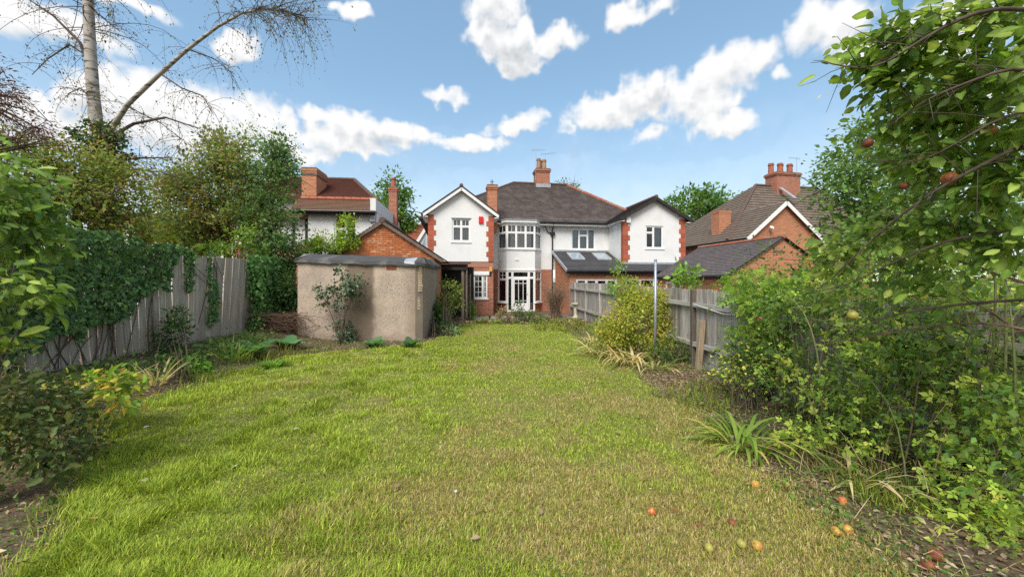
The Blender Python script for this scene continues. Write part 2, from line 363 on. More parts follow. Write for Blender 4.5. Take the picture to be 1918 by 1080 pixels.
# lawn floor under the blades
m, t, b = base_mat('lawn_floor', .95)
co = t.n('ShaderNodeTexCoord').outputs['Object']
c = t.mix(t.mr(t.noise(co, 1.2, 5, .6), .35, .65), (.19, .215, .045), (.24, .21, .08))
c = t.mix(t.mr(t.noise(co, 26, 4, .6), .4, .7, 0, .8), c, (.11, .09, .045))
link(t, c, b.inputs['Base Color']); bump(t, b, t.noise(co, 40, 4, .6), .7, .03)

# ---------------------------------------------------------------- leaves and plants
def tmpl(v, f): return np.array(v, float), np.array(f, int)
TM = {
 'oval': tmpl([(0,0,0),(.42,.27,.07),(.42,0,0),(.42,-.27,.07),(1,0,-.1)], [(0,2,1),(0,3,2),(2,4,1),(3,4,2)]),
 'narrow': tmpl([(0,0,0),(.4,.13,.04),(.4,0,0),(.4,-.13,.04),(1,0,-.16)], [(0,2,1),(0,3,2),(2,4,1),(3,4,2)]),
 'ivy': tmpl([(0,0,0),(.25,.5,.04),(.5,.2,.02),(1,0,-.06),(.5,-.2,.02),(.25,-.5,.04),(.35,0,.06)], [(0,6,1),(1,6,2),(2,6,3),(3,6,4),(4,6,5),(5,6,0)]),
}
SHADE = {}
def broad(curl, fold, wave, width=.3):
    rows = [(0, .04), (.1, .5), (.25, .86), (.42, 1), (.6, .95), (.77, .68), (.9, .34), (1, .02)]; V, Fc, S_ = [], [], []
    for i, (x, q) in enumerate(rows):
        z = -curl*x*x; e = (.94 if i % 2 else 1.04) if 0 < i < 7 else 1
        V += [(x, width*q*e, z+fold*q+wave*math.sin(x*9)), (x, 0, z), (x, -width*q*e, z+fold*q-wave*math.sin(x*9+1))]; S_ += [.95, 1.45, .95]
        if i:
            k = 3*i; Fc += [(k-3, k-2, k), (k-2, k+1, k), (k-2, k-1, k+1), (k-1, k+2, k+1)]
    k = len(V); V += [(-.28, .012, .05), (-.28, -.012, .05), (0, 0, 0)]; Fc.append((k, k+1, k+2)); S_ += [1.1]*3
    return tmpl(V, Fc), np.array(S_)
for _n, _a in (('apple', (.12, .07, .012)), ('apple_curl', (.42, .14, .03)), ('apple_flat', (-.12, .03, .02))): TM[_n], SHADE[_n] = broad(*_a)
def compound(pairs, tip=True):
    V, Fc = [], []
    def leaflet(o, ang, s):
        k = len(V); ca, sa = math.cos(ang), math.sin(ang)
        for x, y, z in ((0,0,0),(.45,.28,.06),(.45,-.28,.06),(1,0,-.1)):
            V.append((o+s*(x*ca-y*sa), s*(x*sa+y*ca), s*z-.06*o*o))
        Fc.extend([(k,k+2,k+1),(k+1,k+2,k+3)])
    for i, o in enumerate(pairs):
        leaflet(o, 1.05, .36); leaflet(o, -1.05, .36)
    leaflet(pairs[-1]+.08, 0, .45)
    k = len(V); V.extend([(-.15,.008,0),(-.15,-.008,0),(pairs[-1]+.1,0,-.02)]); Fc.append((k,k+1,k+2))
    return tmpl(V, Fc)
TM['rose'] = compound([.15, .4]); TM['ash'] = compound([.1, .28, .46, .64]); TM['trifoliate'] = compound([.35])
def bladetm(n, wd, curl):
    V, Fc = [], []
    for i in range(n+1):
        s_ = i/n; x = math.sin(s_*curl)/curl*1.0 if curl else s_; z = -(1-math.cos(s_*curl))/curl if curl else 0
        ww = wd*(1-s_**2.2)*.5*(.6+.4*min(1, s_*4))
        V += [(x, ww, z), (x, -ww, z)]
        if i: Fc += [(2*i-2, 2*i-1, 2*i), (2*i-1, 2*i+1, 2*i)]
    return tmpl(V, Fc)
TM['strap'] = bladetm(5, .06, 1.7); TM['strap_up'] = bladetm(4, .06, .6); TM['frond'] = bladetm(4, .16, 1.2)
_hv, _hf = [], []
for i in range(6):
    s_ = i/5; ww = .27*math.sin(math.pi*min(1, s_*.92+.06))**.8; z = .18*math.sin(s_*2.6)-.12*s_
    _hv += [(s_, ww, z+.05), (s_, 0, z), (s_, -ww, z+.05)]
    if i:
        k = 3*i
        _hf += [(k-3,k-2,k),(k-2,k+1,k),(k-2,k-1,k+1),(k-1,k+2,k+1)]
TM['hosta'] = tmpl(_hv, _hf)
def unit(a): return a/np.maximum(np.linalg.norm(a, axis=-1, keepdims=True), 1e-9)
def raw_mesh(name, V, Fc, mt, cols=None):
    me = bpy.data.meshes.new(name); nv, nf, k = len(V), len(Fc), Fc.shape[1]
    me.vertices.add(nv); me.vertices.foreach_set('co', V.astype(np.float32).ravel())
    me.loops.add(nf*k); me.loops.foreach_set('vertex_index', Fc.astype(np.int32).ravel())
    me.polygons.add(nf); me.polygons.foreach_set('loop_start', np.arange(0, nf*k, k, dtype=np.int32))
    me.update(calc_edges=True)
    if cols is not None:
        ca = me.color_attributes.new('Col', 'FLOAT_COLOR', 'POINT')
        ca.data.foreach_set('color', np.c_[cols, np.ones(nv)].astype(np.float32).ravel())
    me.materials.append(M[mt]); return me
def frames(A, Nn):
    A = unit(A); B = unit(np.cross(Nn, A)); return A, B, np.cross(A, B)
def leafmesh(name, tm, P, A, Nn, S, C, mt='leaf'):
    V, Fc = TM[tm]; n = len(P); A, B, Nn = frames(A, Nn)
    W = P[:, None]+S[:, None, None]*(V[None, :, 0:1]*A[:, None]+V[None, :, 1:2]*B[:, None]+V[None, :, 2:3]*Nn[:, None])
    FF = Fc[None]+(np.arange(n)*len(V))[:, None, None]
    return raw_mesh(name, W.reshape(-1, 3), FF.reshape(-1, Fc.shape[1]), mt, np.repeat(C, len(V), 0)*np.tile(SHADE.get(tm, np.ones(len(V))), n)[:, None])
def pick_cols(pal, n, jit=.22, key=None):
    """palette = list of (weight, rgb); key 0..1 groups leaves of one clump"""
    wts = np.cumsum([p[0] for p in pal]); wts = wts/wts[-1]; cols = np.array([p[1] for p in pal])
    k = RNG.random(n) if key is None else np.abs(key+RNG.normal(0, .22, n)); k = np.clip(1-np.abs(1-k), 0, .9999)
    c = cols[np.searchsorted(wts, k, side='right').clip(0, len(pal)-1)]
    return np.clip(c*1.9*(1+RNG.normal(0, jit, (n, 1)))*(1+RNG.normal(0, .06, (n, 3))), .004, .9)
def put_leaves(root, tm, P, A, Nn, S, C, mt='leaf', indiv=0, origin=None, name='foliage', leafname='leaf'):
    """the leaves that show largest become parts of their own, the rest one part"""
    o = np.array(origin) if origin is not None else np.zeros(3)
    P = np.asarray(P, float)
    if isinstance(tm, tuple):
        w_ = RNG.integers(0, len(tm), len(P))
        for i_, t_ in enumerate(tm): q = w_ == i_; put_leaves(root, t_, P[q], A[q], Nn[q], S[q], C[q], mt, indiv//len(tm), origin, name, leafname)
        return
    sel = np.zeros(len(P), bool)
    if indiv:
        d = np.maximum(P[:, 1], .3); px = CX+P[:, 0]/d*F; py = HY-(P[:, 2]-EYE)/d*F
        big = S*F/d; big = np.where((px > -10) & (px < 1930) & (py > -10) & (py < 1090), big, 0)
        idx = np.argsort(-big)[:indiv]; idx = idx[big[idx] >= 9]; sel[idx] = True
        if len(idx):
            order = idx[np.argsort(C[idx].sum(1))]; groups = np.array_split(order, min(8, len(order)))
            An, Bn, Nu = frames(A, Nn)
            for g in groups:
                V, Fc = TM[tm]; me = raw_mesh(leafname, V, Fc, mt, np.repeat(C[g].mean(0)[None], len(V), 0)*SHADE.get(tm, np.ones(len(V)))[:, None])
                for i in g:
                    lo = bpy.data.objects.new(leafname, me); COL.objects.link(lo); lo.parent = root
                    p = P[i]-o; s_ = S[i]; a, b_, n_ = An[i]*s_, Bn[i]*s_, Nu[i]*s_
                    lo.matrix_basis = Matrix(((a[0], b_[0], n_[0], p[0]), (a[1], b_[1], n_[1], p[1]), (a[2], b_[2], n_[2], p[2]), (0, 0, 0, 1)))
    r = ~sel
    if r.any():
        f = place(name, leafmesh(name, tm, P[r]-o, A[r], Nn[r], S[r], C[r], mt), root); f['kind'] = 'stuff'
def bez(p0, p1, p2, n=6):
    return [p0*((1-t)**2)+p1*(2*t*(1-t))+p2*(t*t) for t in (i/n for i in range(n+1))]
def plant(name, label, cat, base, ells, nl, size, pal, tm='oval', clumps=40, cr=.2, shell=.45, up=.5, droop=.2, outward=.6, nst=14, sr=.014,
          bark='bark_brown', mt='leaf', indiv=0, group=None, trunk=None, partname='branches', jit=.22, wind=(0, 0, 0), szj=.3, spread=.12, foliage='foliage', fork=.4, roots=.0):
    """root Empty > trunk, branches, foliage; ells = [(centre, radii, weight)] in world metres"""
    base = Vector(base); root = empty(name, base, 0, label, cat, group); o = np.array(base)
    E = [(np.array(c, float), np.array(r_, float), w_) for c, r_, w_ in ells]
    wts = np.array([e[2] for e in E], float); wts /= wts.sum()
    ei = RNG.choice(len(E), clumps, p=wts); dr = unit(RNG.normal(size=(clumps, 3)))
    rr = (shell+(1-shell)*RNG.random(clumps)**.6)*(1+RNG.normal(0, .07, clumps))
    cc = np.array([E[i][0] for i in ei])+dr*rr[:, None]*np.array([E[i][1] for i in ei])
    cc[:, 2] = np.maximum(cc[:, 2], base.z+.03)
    ctr = np.array([E[i][0] for i in ei])
    crs = cr*np.exp(RNG.normal(0, .25, clumps)); ck = RNG.random(clumps)
    pw = crs**2; ci = RNG.choice(clumps, nl, p=pw/pw.sum())
    P = cc[ci]+RNG.normal(size=(nl, 3))*crs[ci][:, None]*.55
    P[:, 2] = np.maximum(P[:, 2], hgt(P[:, 0], P[:, 1])+.02)
    ow = unit(cc[ci]-ctr[ci]); loc = unit(P-cc[ci])
    A = unit(loc*.6+ow*outward+RNG.normal(size=(nl, 3))*.55+np.array([0, 0, -droop])+np.array(wind))
    Nn = unit(RNG.normal(size=(nl, 3))*.5+np.array([0, 0, up])+ow*.35)
    S = size*np.exp(RNG.normal(0, szj, nl)); C = pick_cols(pal, nl, jit, ck[ci])
    starts = [base]
    if trunk:
        pts, r0, r1 = trunk; pts = [Vector(p) for p in pts]
        tb = MB(); k = len(pts); tb.tube([p-base for p in pts], [r0+(r1-r0)*i/(k-1) for i in range(k)], 9)
        tb.build('trunk', bark, root, smooth=True); starts = pts[max(1, int(k*fork)):]
    if nst:
        sb = MB(); seq = RNG.permutation(clumps)[:nst]
        for i in seq:
            e = Vector(cc[i]); st = min(starts, key=lambda p: (p-e).length+abs(p.z-e.z)*.4) if trunk else base+Vector(((e.x-base.x)*roots+random.gauss(0, spread), (e.y-base.y)*roots+random.gauss(0, spread), -.03))
            mid = st.lerp(e, .5)+Vector((random.gauss(0, .08), random.gauss(0, .08), .12))*(e-st).length
            if not trunk: mid = Vector((st.x+(e.x-st.x)*.3, st.y+(e.y-st.y)*.3, st.z+(e.z-st.z)*.6))+Vector((random.gauss(0, .05), random.gauss(0, .05), 0))
            path = bez(st-base, mid-base, e-base, 5)
            sb.tube(path, [sr*(1-.75*j/5) for j in range(6)], 5)
            for _ in range(3):
                q = path[random.choice((2, 3, 4, 5))]; g = Vector(RNG.normal(size=3))*cr*1.1
                sb.tube([q, q+g*.5+Vector((0, 0, cr*.1)), q+g], [sr*.4, sr*.3, sr*.15], 4)
        sb.build(partname, bark, root, smooth=True)
    put_leaves(root, tm, P, A, Nn, S, C, mt, indiv, o, foliage)
    return root
grain('skyglass', (.30, .36, .40), (.24, .30, .34), 2, .06, bmp=0, spec=.8)
grain('buff_brick', (.60, .47, .33), (.50, .38, .26), 20, .9, rand=.25)
grain('dead_twig', (.17, .105, .07), (.11, .07, .048), 12, .9)
grain('apple_yellow', (.46, .35, .07), (.36, .22, .05), 1.2, .35, bmp=0, c3=(.55, .10, .05), s3=.9, rand=.1)
grain('apple_red', (.42, .13, .05), (.30, .07, .035), 1.2, .4, bmp=0, c3=(.62, .34, .08), s3=1.1, rand=.1)
grain('apple_green', (.38, .36, .07), (.27, .24, .06), 1.2, .35, bmp=0, rand=.1)
grain('apple_brown', (.22, .07, .035), (.15, .05, .03), 1.6, .7, bmp=.4, c3=(.30, .12, .05), s3=1.1)
TM['stem'] = tmpl([(0,.006,0),(0,-.006,0),(.5,.007,.03),(.5,-.007,.03),(1,0,0)], [(0,1,3),(0,3,2),(2,3,4)])
# ================================================================ the ground
def sheet(name, xs, ys, mt, lift=0.0, inside=None, hf=hgt):
    X, Y = np.meshgrid(xs, ys, indexing='ij'); Z = hf(X, Y)+lift
    V = np.c_[X.ravel(), Y.ravel(), Z.ravel()]; ny = len(ys)
    i, j = np.meshgrid(np.arange(len(xs)-1), np.arange(ny-1), indexing='ij'); i, j = i.ravel(), j.ravel()
    if inside is not None:
        cxm, cym = (np.asarray(xs)[i]+np.asarray(xs)[i+1])/2, (np.asarray(ys)[j]+np.asarray(ys)[j+1])/2
        k = inside(cxm, cym); i, j = i[k], j[k]
    Q = np.c_[i*ny+j, (i+1)*ny+j, (i+1)*ny+j+1, i*ny+j+1]
    o = place(name, raw_mesh(name, V, Q, mt)); o['kind'] = 'structure'; return o
XS = np.r_[-4000, -800, -200, -60, -25, np.arange(-12, 12.01, .3), 25, 60, 200, 800, 4000]
YS = np.r_[-4000, -800, -200, -60, -20, -6, np.arange(-2, 24.01, .3), 40, 80, 200, 800, 4000]
sheet('ground', XS, YS, 'soil')
LY = np.array([-2, 2.2, 3.4, 4.2, 5.2, 7, 9.3, 9.9, 10.5, 11.2, 13, 15.9])
LX = np.array([-2.6, -2.7, -3.75, -4.5, -5.15, -5.25, -5.2, -3.7, -2.75, -2.45, -2.15, -1.95])
RY = np.array([-2, 2.4, 3.6, 4.6, 6.5, 8.5, 10.8, 13, 15.9]); RX = np.array([2.0, 2.15, 2.32, 2.42, 2.3, 2.25, 2.1, 1.95, 1.85])
def lawn_edge(x, y):
    """signed distance-like value: above 0 inside the lawn"""
    wob = (vnoise(x, y, 2.2, 3)-.5)*.35
    e = np.minimum(x-np.interp(y, LY, LX), np.interp(y, RY, RX)-x)
    return np.minimum(e, 15.9-y)+wob
sheet('lawn', np.arange(-6, 3.5, .12), np.arange(-2, 16.4, .12), 'lawn_floor', .008, lambda x, y: lawn_edge(x, y) > 0)
pv = MB()
for i in range(8):
    for j in range(2):
        x0 = -2.0+i*.62; y0 = 18.4+j*.62+x0*.15
        pv.box(x0, x0+.6, y0, y0+.6, -.05, .03+.004*((i*7+j*3) % 3))
o = pv.build('patio', 'paving', bevel=.008); o['kind'] = 'structure'

# ================================================================ building helpers
class Fr:
    """a building standing on its own turned axes: u along the front, v into the depth"""
    def __init__(s, name, label, cat, px, Y, th, group=None):
        s.O = Vector(((px-CX)/F*Y, Y, 0)); s.t = R(th); s.c, s.s = math.cos(s.t), math.sin(s.t)
        s.root = empty(name, s.O, s.t, label, cat, group)
    def u(s, px, v):
        k = (px-CX)/F; return (k*(s.O.y+v*s.c)-s.O.x+v*s.s)/(s.c-k*s.s)
    def z(s, px, py, v):
        return EYE+(HY-py)/F*(s.O.y+s.u(px, v)*s.s+v*s.c)
def holed(mb, u0, u1, z0, z1, v0, v1, holes):
    us = sorted({u0, u1, *[h for q in holes for h in q[:2] if u0 < h < u1]}); zs = sorted({z0, z1, *[h for q in holes for h in q[2:] if z0 < h < z1]})
    for a, b_ in zip(us, us[1:]):
        for c, d in zip(zs, zs[1:]):
            m_, n_ = (a+b_)/2, (c+d)/2
            if not any(h[0] < m_ < h[1] and h[2] < n_ < h[3] for h in holes): mb.box(a, b_, v0, v1, c, d)
def window(root, p0, p1, z0, z1, cols, transom=None, bars=None, curtain=None, sill=.08, fw=.055, name='window', mt='paint_white', depth=.07, room=.7, lead=None):
    """frame (part) > pane, curtain, sill, interior. cols: fractions of the mullions; transom: height fraction of the upper lights, per column or one;
    bars: (nx, nz) glazing bars for the lower lights; lead: the same for the upper lights; curtain: list of (from, to, material)"""
    p0, p1 = Vector((p0[0], p0[1], 0)), Vector((p1[0], p1[1], 0)); W = (p1-p0).length; H = z1-z0; rz = math.atan2(p1.y-p0.y, p1.x-p0.x)
    fb = MB(); d0, d1 = -.02, depth
    fb.box(0, W, d0, d1, 0, fw); fb.box(0, W, d0, d1, H-fw, H); fb.box(0, fw, d0, d1, fw, H-fw); fb.box(W-fw, W, d0, d1, fw, H-fw)
    xs = [0]+[c*W for c in cols]+[W]; n = len(xs)-1
    for x in xs[1:-1]: fb.box(x-fw/2, x+fw/2, d0+.004, d1, fw, H-fw)
    tr = transom if isinstance(transom, (list, tuple)) else [transom]*n
    panes = []
    for i in range(n):
        a = xs[i]+(fw if i == 0 else fw/2); b_ = xs[i+1]-(fw if i == n-1 else fw/2); lights = [(fw, H-fw, bars)]
        if tr[i]:
            zt = tr[i]*H; fb.box(a, b_, d0+.004, d1, zt-fw/2, zt+fw/2); lights = [(fw, zt-fw/2, bars), (zt+fw/2, H-fw, lead)]
        for (c, d, br) in lights:
            panes.append((a, b_, c, d))
            # casement stiles
            for q in ((a, a+.03, c, d), (b_-.03, b_, c, d), (a+.03, b_-.03, c, c+.03), (a+.03, b_-.03, d-.03, d)): fb.box(q[0], q[1], d0+.01, d1-.01, q[2], q[3])
            if br:
                for k in range(1, br[0]): x = a+(b_-a)*k/br[0]; fb.box(x-.012, x+.012, d0+.02, d1-.02, c+.03, d-.03)
                for k in range(1, br[1]): z = c+(d-c)*k/br[1]; fb.box(a+.03, b_-.03, d0+.023, d1-.023, z-.012, z+.012)
    o = fb.build(name, mt, root, (p0.x, p0.y, z0), (0, 0, rz))
    for (a, b_, c, d) in panes:
        MB().add([(a, .03, c), (b_, .03, c), (b_, .03, d), (a, .03, d)], [(0, 1, 2, 3)]).build('pane', 'glass', o)
    for (a, b_, mt_) in curtain or []:
        k = max(4, int((b_-a)*W/.035)); cv = []
        for i in range(k+1):
            x = (a+(b_-a)*i/k)*W; y = .13+.022*math.sin(i*1.9)+.012*math.sin(i*.7)
            cv += [(x, y, .03), (x, y, H-.03)]
        MB().add(cv, [(2*i, 2*i+2, 2*i+3, 2*i+1) for i in range(k)]).build('curtain', mt_, o, smooth=True)
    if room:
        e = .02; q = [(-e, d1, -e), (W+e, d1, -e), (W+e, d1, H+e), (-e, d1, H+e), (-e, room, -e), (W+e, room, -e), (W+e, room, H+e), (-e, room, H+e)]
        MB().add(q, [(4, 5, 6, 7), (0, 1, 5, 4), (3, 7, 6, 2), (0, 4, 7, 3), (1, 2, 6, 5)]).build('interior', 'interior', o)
    if sill: MB().box(-.07, W+.07, -.1, .05, -.075, -.003).build('sill', mt, o, bevel=.01)
    return o
def quoins(root, u0, u1, v, z0, z1, right, hh=.27, depth=.3, wide=.4, narrow=.29):
    """corner blocks of red brick, long and short in turn, each of its own"""
    mA = MB().box(0, wide, 0, depth, 0, hh-.012).mesh('quoin', 'quoin'); mB = MB().box(0, narrow, 0, depth, 0, hh-.012).mesh('quoin', 'quoin')
    k = int((z1-z0)/hh)
    for i in range(k):
        wd = wide if i % 2 else narrow
        place('quoin', mA if i % 2 else mB, root, ((u1-wd) if right else u0, v, z0+i*hh))
def ridge(mb, p, q, r=.1, n=5):
    p, q = Vector(p), Vector(q); L = (q-p).length; k = max(1, round(L/.42))
    for i in range(k):
        a, b_ = p.lerp(q, i/k), p.lerp(q, (i+.96)/k); mb.tube([a, b_], [r*1.04, r*.96], 6)
def pots(root, spots, z, h, r, mt):
    for i, (x, y) in enumerate(spots):
        hh = h*(1-.1*(i % 2)); m_ = mt[i % len(mt)] if isinstance(mt, list) else mt
        MB().lathe([(r*1.05, 0), (r*.92, hh*.1), (r*.82, hh*.75), (r*1.0, hh*.8), (r*1.02, hh*.88), (r*.84, hh*.9), (r*.86, hh), (r*.62, hh), (r*.6, hh*.6)], 10).build('chimney_pot', m_, root, (x, y, z), smooth=False)
def stack(root, x0, x1, y0, y1, z0, z1, mt='brick_red', corbel=.06, capm=None):
    """chimney stack with a stepped head; returns the part"""
    c = MB().box(x0, x1, y0, y1, z0, z1-.3)
    c.box(x0-corbel*.5, x1+corbel*.5, y0-corbel*.5, y1+corbel*.5, z1-.3, z1-.2).box(x0-corbel, x1+corbel, y0-corbel, y1+corbel, z1-.2, z1-.08)
    o = c.build('chimney', mt, root)
    MB().box(x0-corbel*.6, x1+corbel*.6, y0-corbel*.6, y1+corbel*.6, z1-.08, z1).build('flaunching', capm or 'sooty', o, bevel=.03)
    return o
def aerial(root, p, h, L, ang, k=7):
    a = MB(); p = Vector(p); a.tube([p, p+Vector((0, 0, h))], .014, 5)
    d = Vector((math.cos(ang), math.sin(ang), .12)); t_ = p+Vector((0, 0, h*.95)); x = Vector((-d.y, d.x, 0))
    a.tube([t_-d*L*.3, t_+d*L*.7], .012, 4)
    for i in range(k):
        c = t_+d*L*(-.28+i*.96/(k-1)); a.tube([c-x*.16, c+x*.16], .006, 3)
        if i == 0: a.tube([c-x*.1+Vector((0, 0, -.12)), c-x*.1+Vector((0, 0, .12))], .006, 3)
    a.build('aerial', 'galvanised', root)

# ================================================================ the pair of houses at the end of the lawn
H = Fr('semi_detached_house', 'white rendered twin-gabled pair of houses with brick quoins at the end of the lawn', 'house', 865, 20.3, 9)
hr = H.root; VM = 2.1                                  # depth of the main wall behind the wing fronts
wl, wr = H.u(802.5, 0), H.u(924, 0); zE = H.z(865, 397, 0); zA = H.z(865, 353.5, 0); zB = H.z(865, 489.5, 0); um = (wl+wr)/2
win1 = (H.u(846.6, 0), H.u(881, 0), H.z(865, 452.5, 0), H.z(865, 409.5, 0))
win0 = (H.u(879, 0), H.u(913, 0), H.z(895, 558.6, 0), H.z(895, 515, 0))
b_ = MB(); holed(b_, wl, wr, 0-.1, zB-.3, 0, .25, [win0]); b_.box(wl, wl+.25, .25, VM+2, -.1, zB).box(wr-.25, wr, .25, VM, -.1, zB)
b_.build('brick_wall', 'brick_red', hr)
MB().box(wl, wr, -.012, .25, zB-.3, zB).build('brick_band', 'brick_band', hr)
b_ = MB(); holed(b_, wl, wr, zB, zE, -.03, .25, [win1]); b_.prism([(wl, zE), (wr, zE), (um, zA)], -.03, .25)
b_.box(wl, wl+.25, .25, VM+2, zB, zE).box(wr-.25, wr, .25, VM, zB, zE); b_.build('rendered_wall', 'render_white', hr)
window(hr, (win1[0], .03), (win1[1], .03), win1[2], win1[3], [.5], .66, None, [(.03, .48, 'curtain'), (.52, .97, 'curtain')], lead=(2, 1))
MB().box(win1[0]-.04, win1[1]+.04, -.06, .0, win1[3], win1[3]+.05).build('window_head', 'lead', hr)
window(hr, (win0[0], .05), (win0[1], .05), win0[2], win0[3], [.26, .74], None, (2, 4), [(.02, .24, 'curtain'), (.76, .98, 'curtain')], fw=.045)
MB().box(win0[0]-.03, win0[1]+.16, -.03, .0, win0[3]+.003, win0[3]+.2).build('lintel', 'paint_white', hr)
quoins(hr, wl-.02, 0, -.055, H.z(865, 470, 0), zE-.02, False); quoins(hr, 0, wr+.02, -.055, zB, zE-.02, True)
MB().box(H.u(896.6, 0), H.u(905, 0), -.12, -.03, H.z(900, 418.5, 0), H.z(900, 406, 0)).build('alarm_box', 'red_box', hr, bevel=.01)
MB().box(H.u(916.5, 0), H.u(921.5, 0), -.1, 0, H.z(918, 508.5, 0), H.z(918, 500, 0)).build('meter_box', 'yellow_box', hr, bevel=.01)
MB().tube([(H.u(918, 0), -.05, H.z(918, 515, 0)), (H.u(918, 0), -.05, H.z(918, 509, 0))], .05, 8).build('security_light', 'black_plastic', hr)
# left wing roof
def gable_roof(root, ul, ur, ue, um, zE, zA, v0, v1, mt, ov=.28, course=.1):
    k = (zA-zE)/(um-ul); zl = zE-ov*k; rb = MB()
    for sgn, ux in ((1, ul-ov), (-1, ur+ov)):
        e0, e1 = Vector((ux, v0, zl+.1)), Vector((ux, v1, zl+.1)); r0, r1 = Vector((um, v0, zA+.1)), Vector((um, v1, zA+.1))
        rb.slope(e0, e1, r0, r1, course)
        rb.add([e0, r0, r0-Vector((0, 0, .06)), e0-Vector((0, 0, .06))], [(0, 1, 2, 3)])
    return rb.build('roof', mt, root), zl
rf, zl = gable_roof(hr, wl, wr, 0, um, zE, zA, -.28, 4.6, 'tile_old')
rb = MB(); ridge(rb, (um, -.28, zA+.12), (um, 4.2, zA+.12)); rb.build('ridge_tiles', 'ridge_brown', rf)
for sx, ux in ((-1, wl-.28), (1, wr+.28)):
    MB().beam((ux, -.26, zl-.02), (um, -.26, zA-.02), .03, .2).build('bargeboard', 'paint_white', hr)
    MB().beam((ux, -.285, zl+.095), (um, -.285, zA+.095), .04, .05).build('verge', 'tile_dark', hr)
    g = MB(); g.tube([(ux-sx*-.05, -.3, zl+.02), (ux-sx*-.05, 2.0, zl+.02)], .06, 8); g.build('gutter', 'black_plastic', hr)
    MB().box(min(ux, ux-sx*.26), max(ux, ux-sx*.26), -.24, 1.9, zl-.13, zl-.09).build('soffit', 'paint_white', hr)
# slim chimney beside the left wing
x0, x1 = H.u(913.5, 1.3), H.u(931, 1.3)
ch = stack(hr, x0, x1, 1.3, 1.3+(x1-x0), 4.6, H.z(922, 345, 1.3), 'brick_orange', .07)
MB().lathe([(.07, 0), (.07, .18), (.1, .2), (.1, .24), (.05, .26), (.05, .34)], 10).build('cowl', 'galvanised', ch, ((x0+x1)/2, 1.3+(x1-x0)/2, H.z(922, 345, 1.3)))
# main wall
ml, mr_, zM = wr-.25, H.u(1141, VM), H.z(1034, 417, VM-.3); zG = H.z(930, 504, VM)
win2 = (H.u(1070, VM), H.u(1115, VM), H.z(1092, 467.5, VM), H.z(1092, 428.5, VM))
bl, br_ = H.u(933, VM), H.u(1013.5, VM); vb = 1.38; fl, frr = H.u(949, vb), H.u(1002, vb)
b_ = MB(); holed(b_, ml, mr_+.02, zG, zM+.3, VM, VM+.25, [win2, (bl+.05, br_-.05, zG, zM-.05)]); b_.build('rendered_wall', 'render_white', hr)
up = H.u(1034, VM)
b_ = MB(); holed(b_, ml, up, -.1, zG, VM-.008, VM+.25, [(bl+.05, br_-.05, -.1, zG)]); b_.build('brick_wall', 'brick_red', hr)
window(hr, (win2[0], VM+.05), (win2[1], VM+.05), win2[2], win2[3], [.33, .68], [None, .68, None], None, [(.03, .3, 'curtain_blue'), (.35, .66, 'curtain_blue'), (.72, .97, 'curtain_blue')])
# two-storey bay
bay = [((bl, VM), (fl, vb)), ((fl, vb), (frr, vb)), ((frr, vb), (br_, VM))]
zf, z466, z418, z412 = 0.0, H.z(975, 466, vb), H.z(975, 420, vb), H.z(975, 413.5, vb); zg = H.z(975, 504.5, vb)
b_ = MB(); b_.prism([(bl, 0)], 0, 1) if False else None
def bay_ring(grow, za, zb_):
    pts = [(bl-grow*.6, VM), (fl-grow*.5, vb-grow), (frr+grow*.5, vb-grow), (br_+grow*.6, VM)]
    k = 4; return [(x, y, za) for x, y in pts]+[(x, y, zb_) for x, y in pts], [(3, 2, 1, 0), (4, 5, 6, 7), (0, 1, 5, 4), (1, 2, 6, 5), (2, 3, 7, 6), (3, 0, 4, 7)]
MB().add(*bay_ring(.0, zg, z466-.05)).build('bay_wall', 'render_white', hr)
MB().add(*bay_ring(.06, z466-.05, z466)).build('bay_sill', 'paint_white', hr)
MB().add(*bay_ring(.07, z418, z418+.09)).add(*bay_ring(.16, z418+.09, z412+.02)).build('bay_fascia', 'paint_white', hr)
MB().add(*bay_ring(.2, z412+.02, z412+.07)).build('bay_roof', 'lead', hr)
MB().add(*bay_ring(.05, zg-.06, zg)).build('bay_cornice', 'paint_white', hr)
cur = [[(.05, .95, 'curtain')], [(.02, .32, 'curtain'), (.35, .65, 'curtain'), (.68, .98, 'curtain')], [(.05, .95, 'curtain')]]
for i, (p, q) in enumerate(bay):
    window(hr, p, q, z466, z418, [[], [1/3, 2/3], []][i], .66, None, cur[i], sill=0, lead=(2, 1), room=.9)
for i in (0, 2):
    p, q = bay[i]
    pl = Vector((q[0]-p[0], q[1]-p[1], 0)); nl_ = Vector((pl.y, -pl.x, 0)).normalized()
    a, c = Vector((*p, 0)), Vector((*q, 0))
    zs_ = H.z(975, 566, vb)
    MB().add([a, c, c-nl_*.2, a-nl_*.2]+[p_+Vector((0, 0, zs_-.08)) for p_ in (a, c, c-nl_*.2, a-nl_*.2)], [(3, 2, 1, 0), (4, 5, 6, 7), (0, 1, 5, 4), (1, 2, 6, 5), (2, 3, 7, 6), (3, 0, 4, 7)]).build('plinth', 'brick_red', hr)
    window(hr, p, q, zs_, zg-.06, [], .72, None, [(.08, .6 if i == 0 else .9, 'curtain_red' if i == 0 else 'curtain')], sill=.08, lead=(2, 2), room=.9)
MB().box(H.u(968, vb)-.12, H.u(968, vb)+.12, vb-.03, vb, 2.98, 3.05).box(H.u(968, vb)-.05, H.u(968, vb)+.05, vb-.034, vb, 3.05, 3.12).build('plaster_motif', 'render_white', hr)
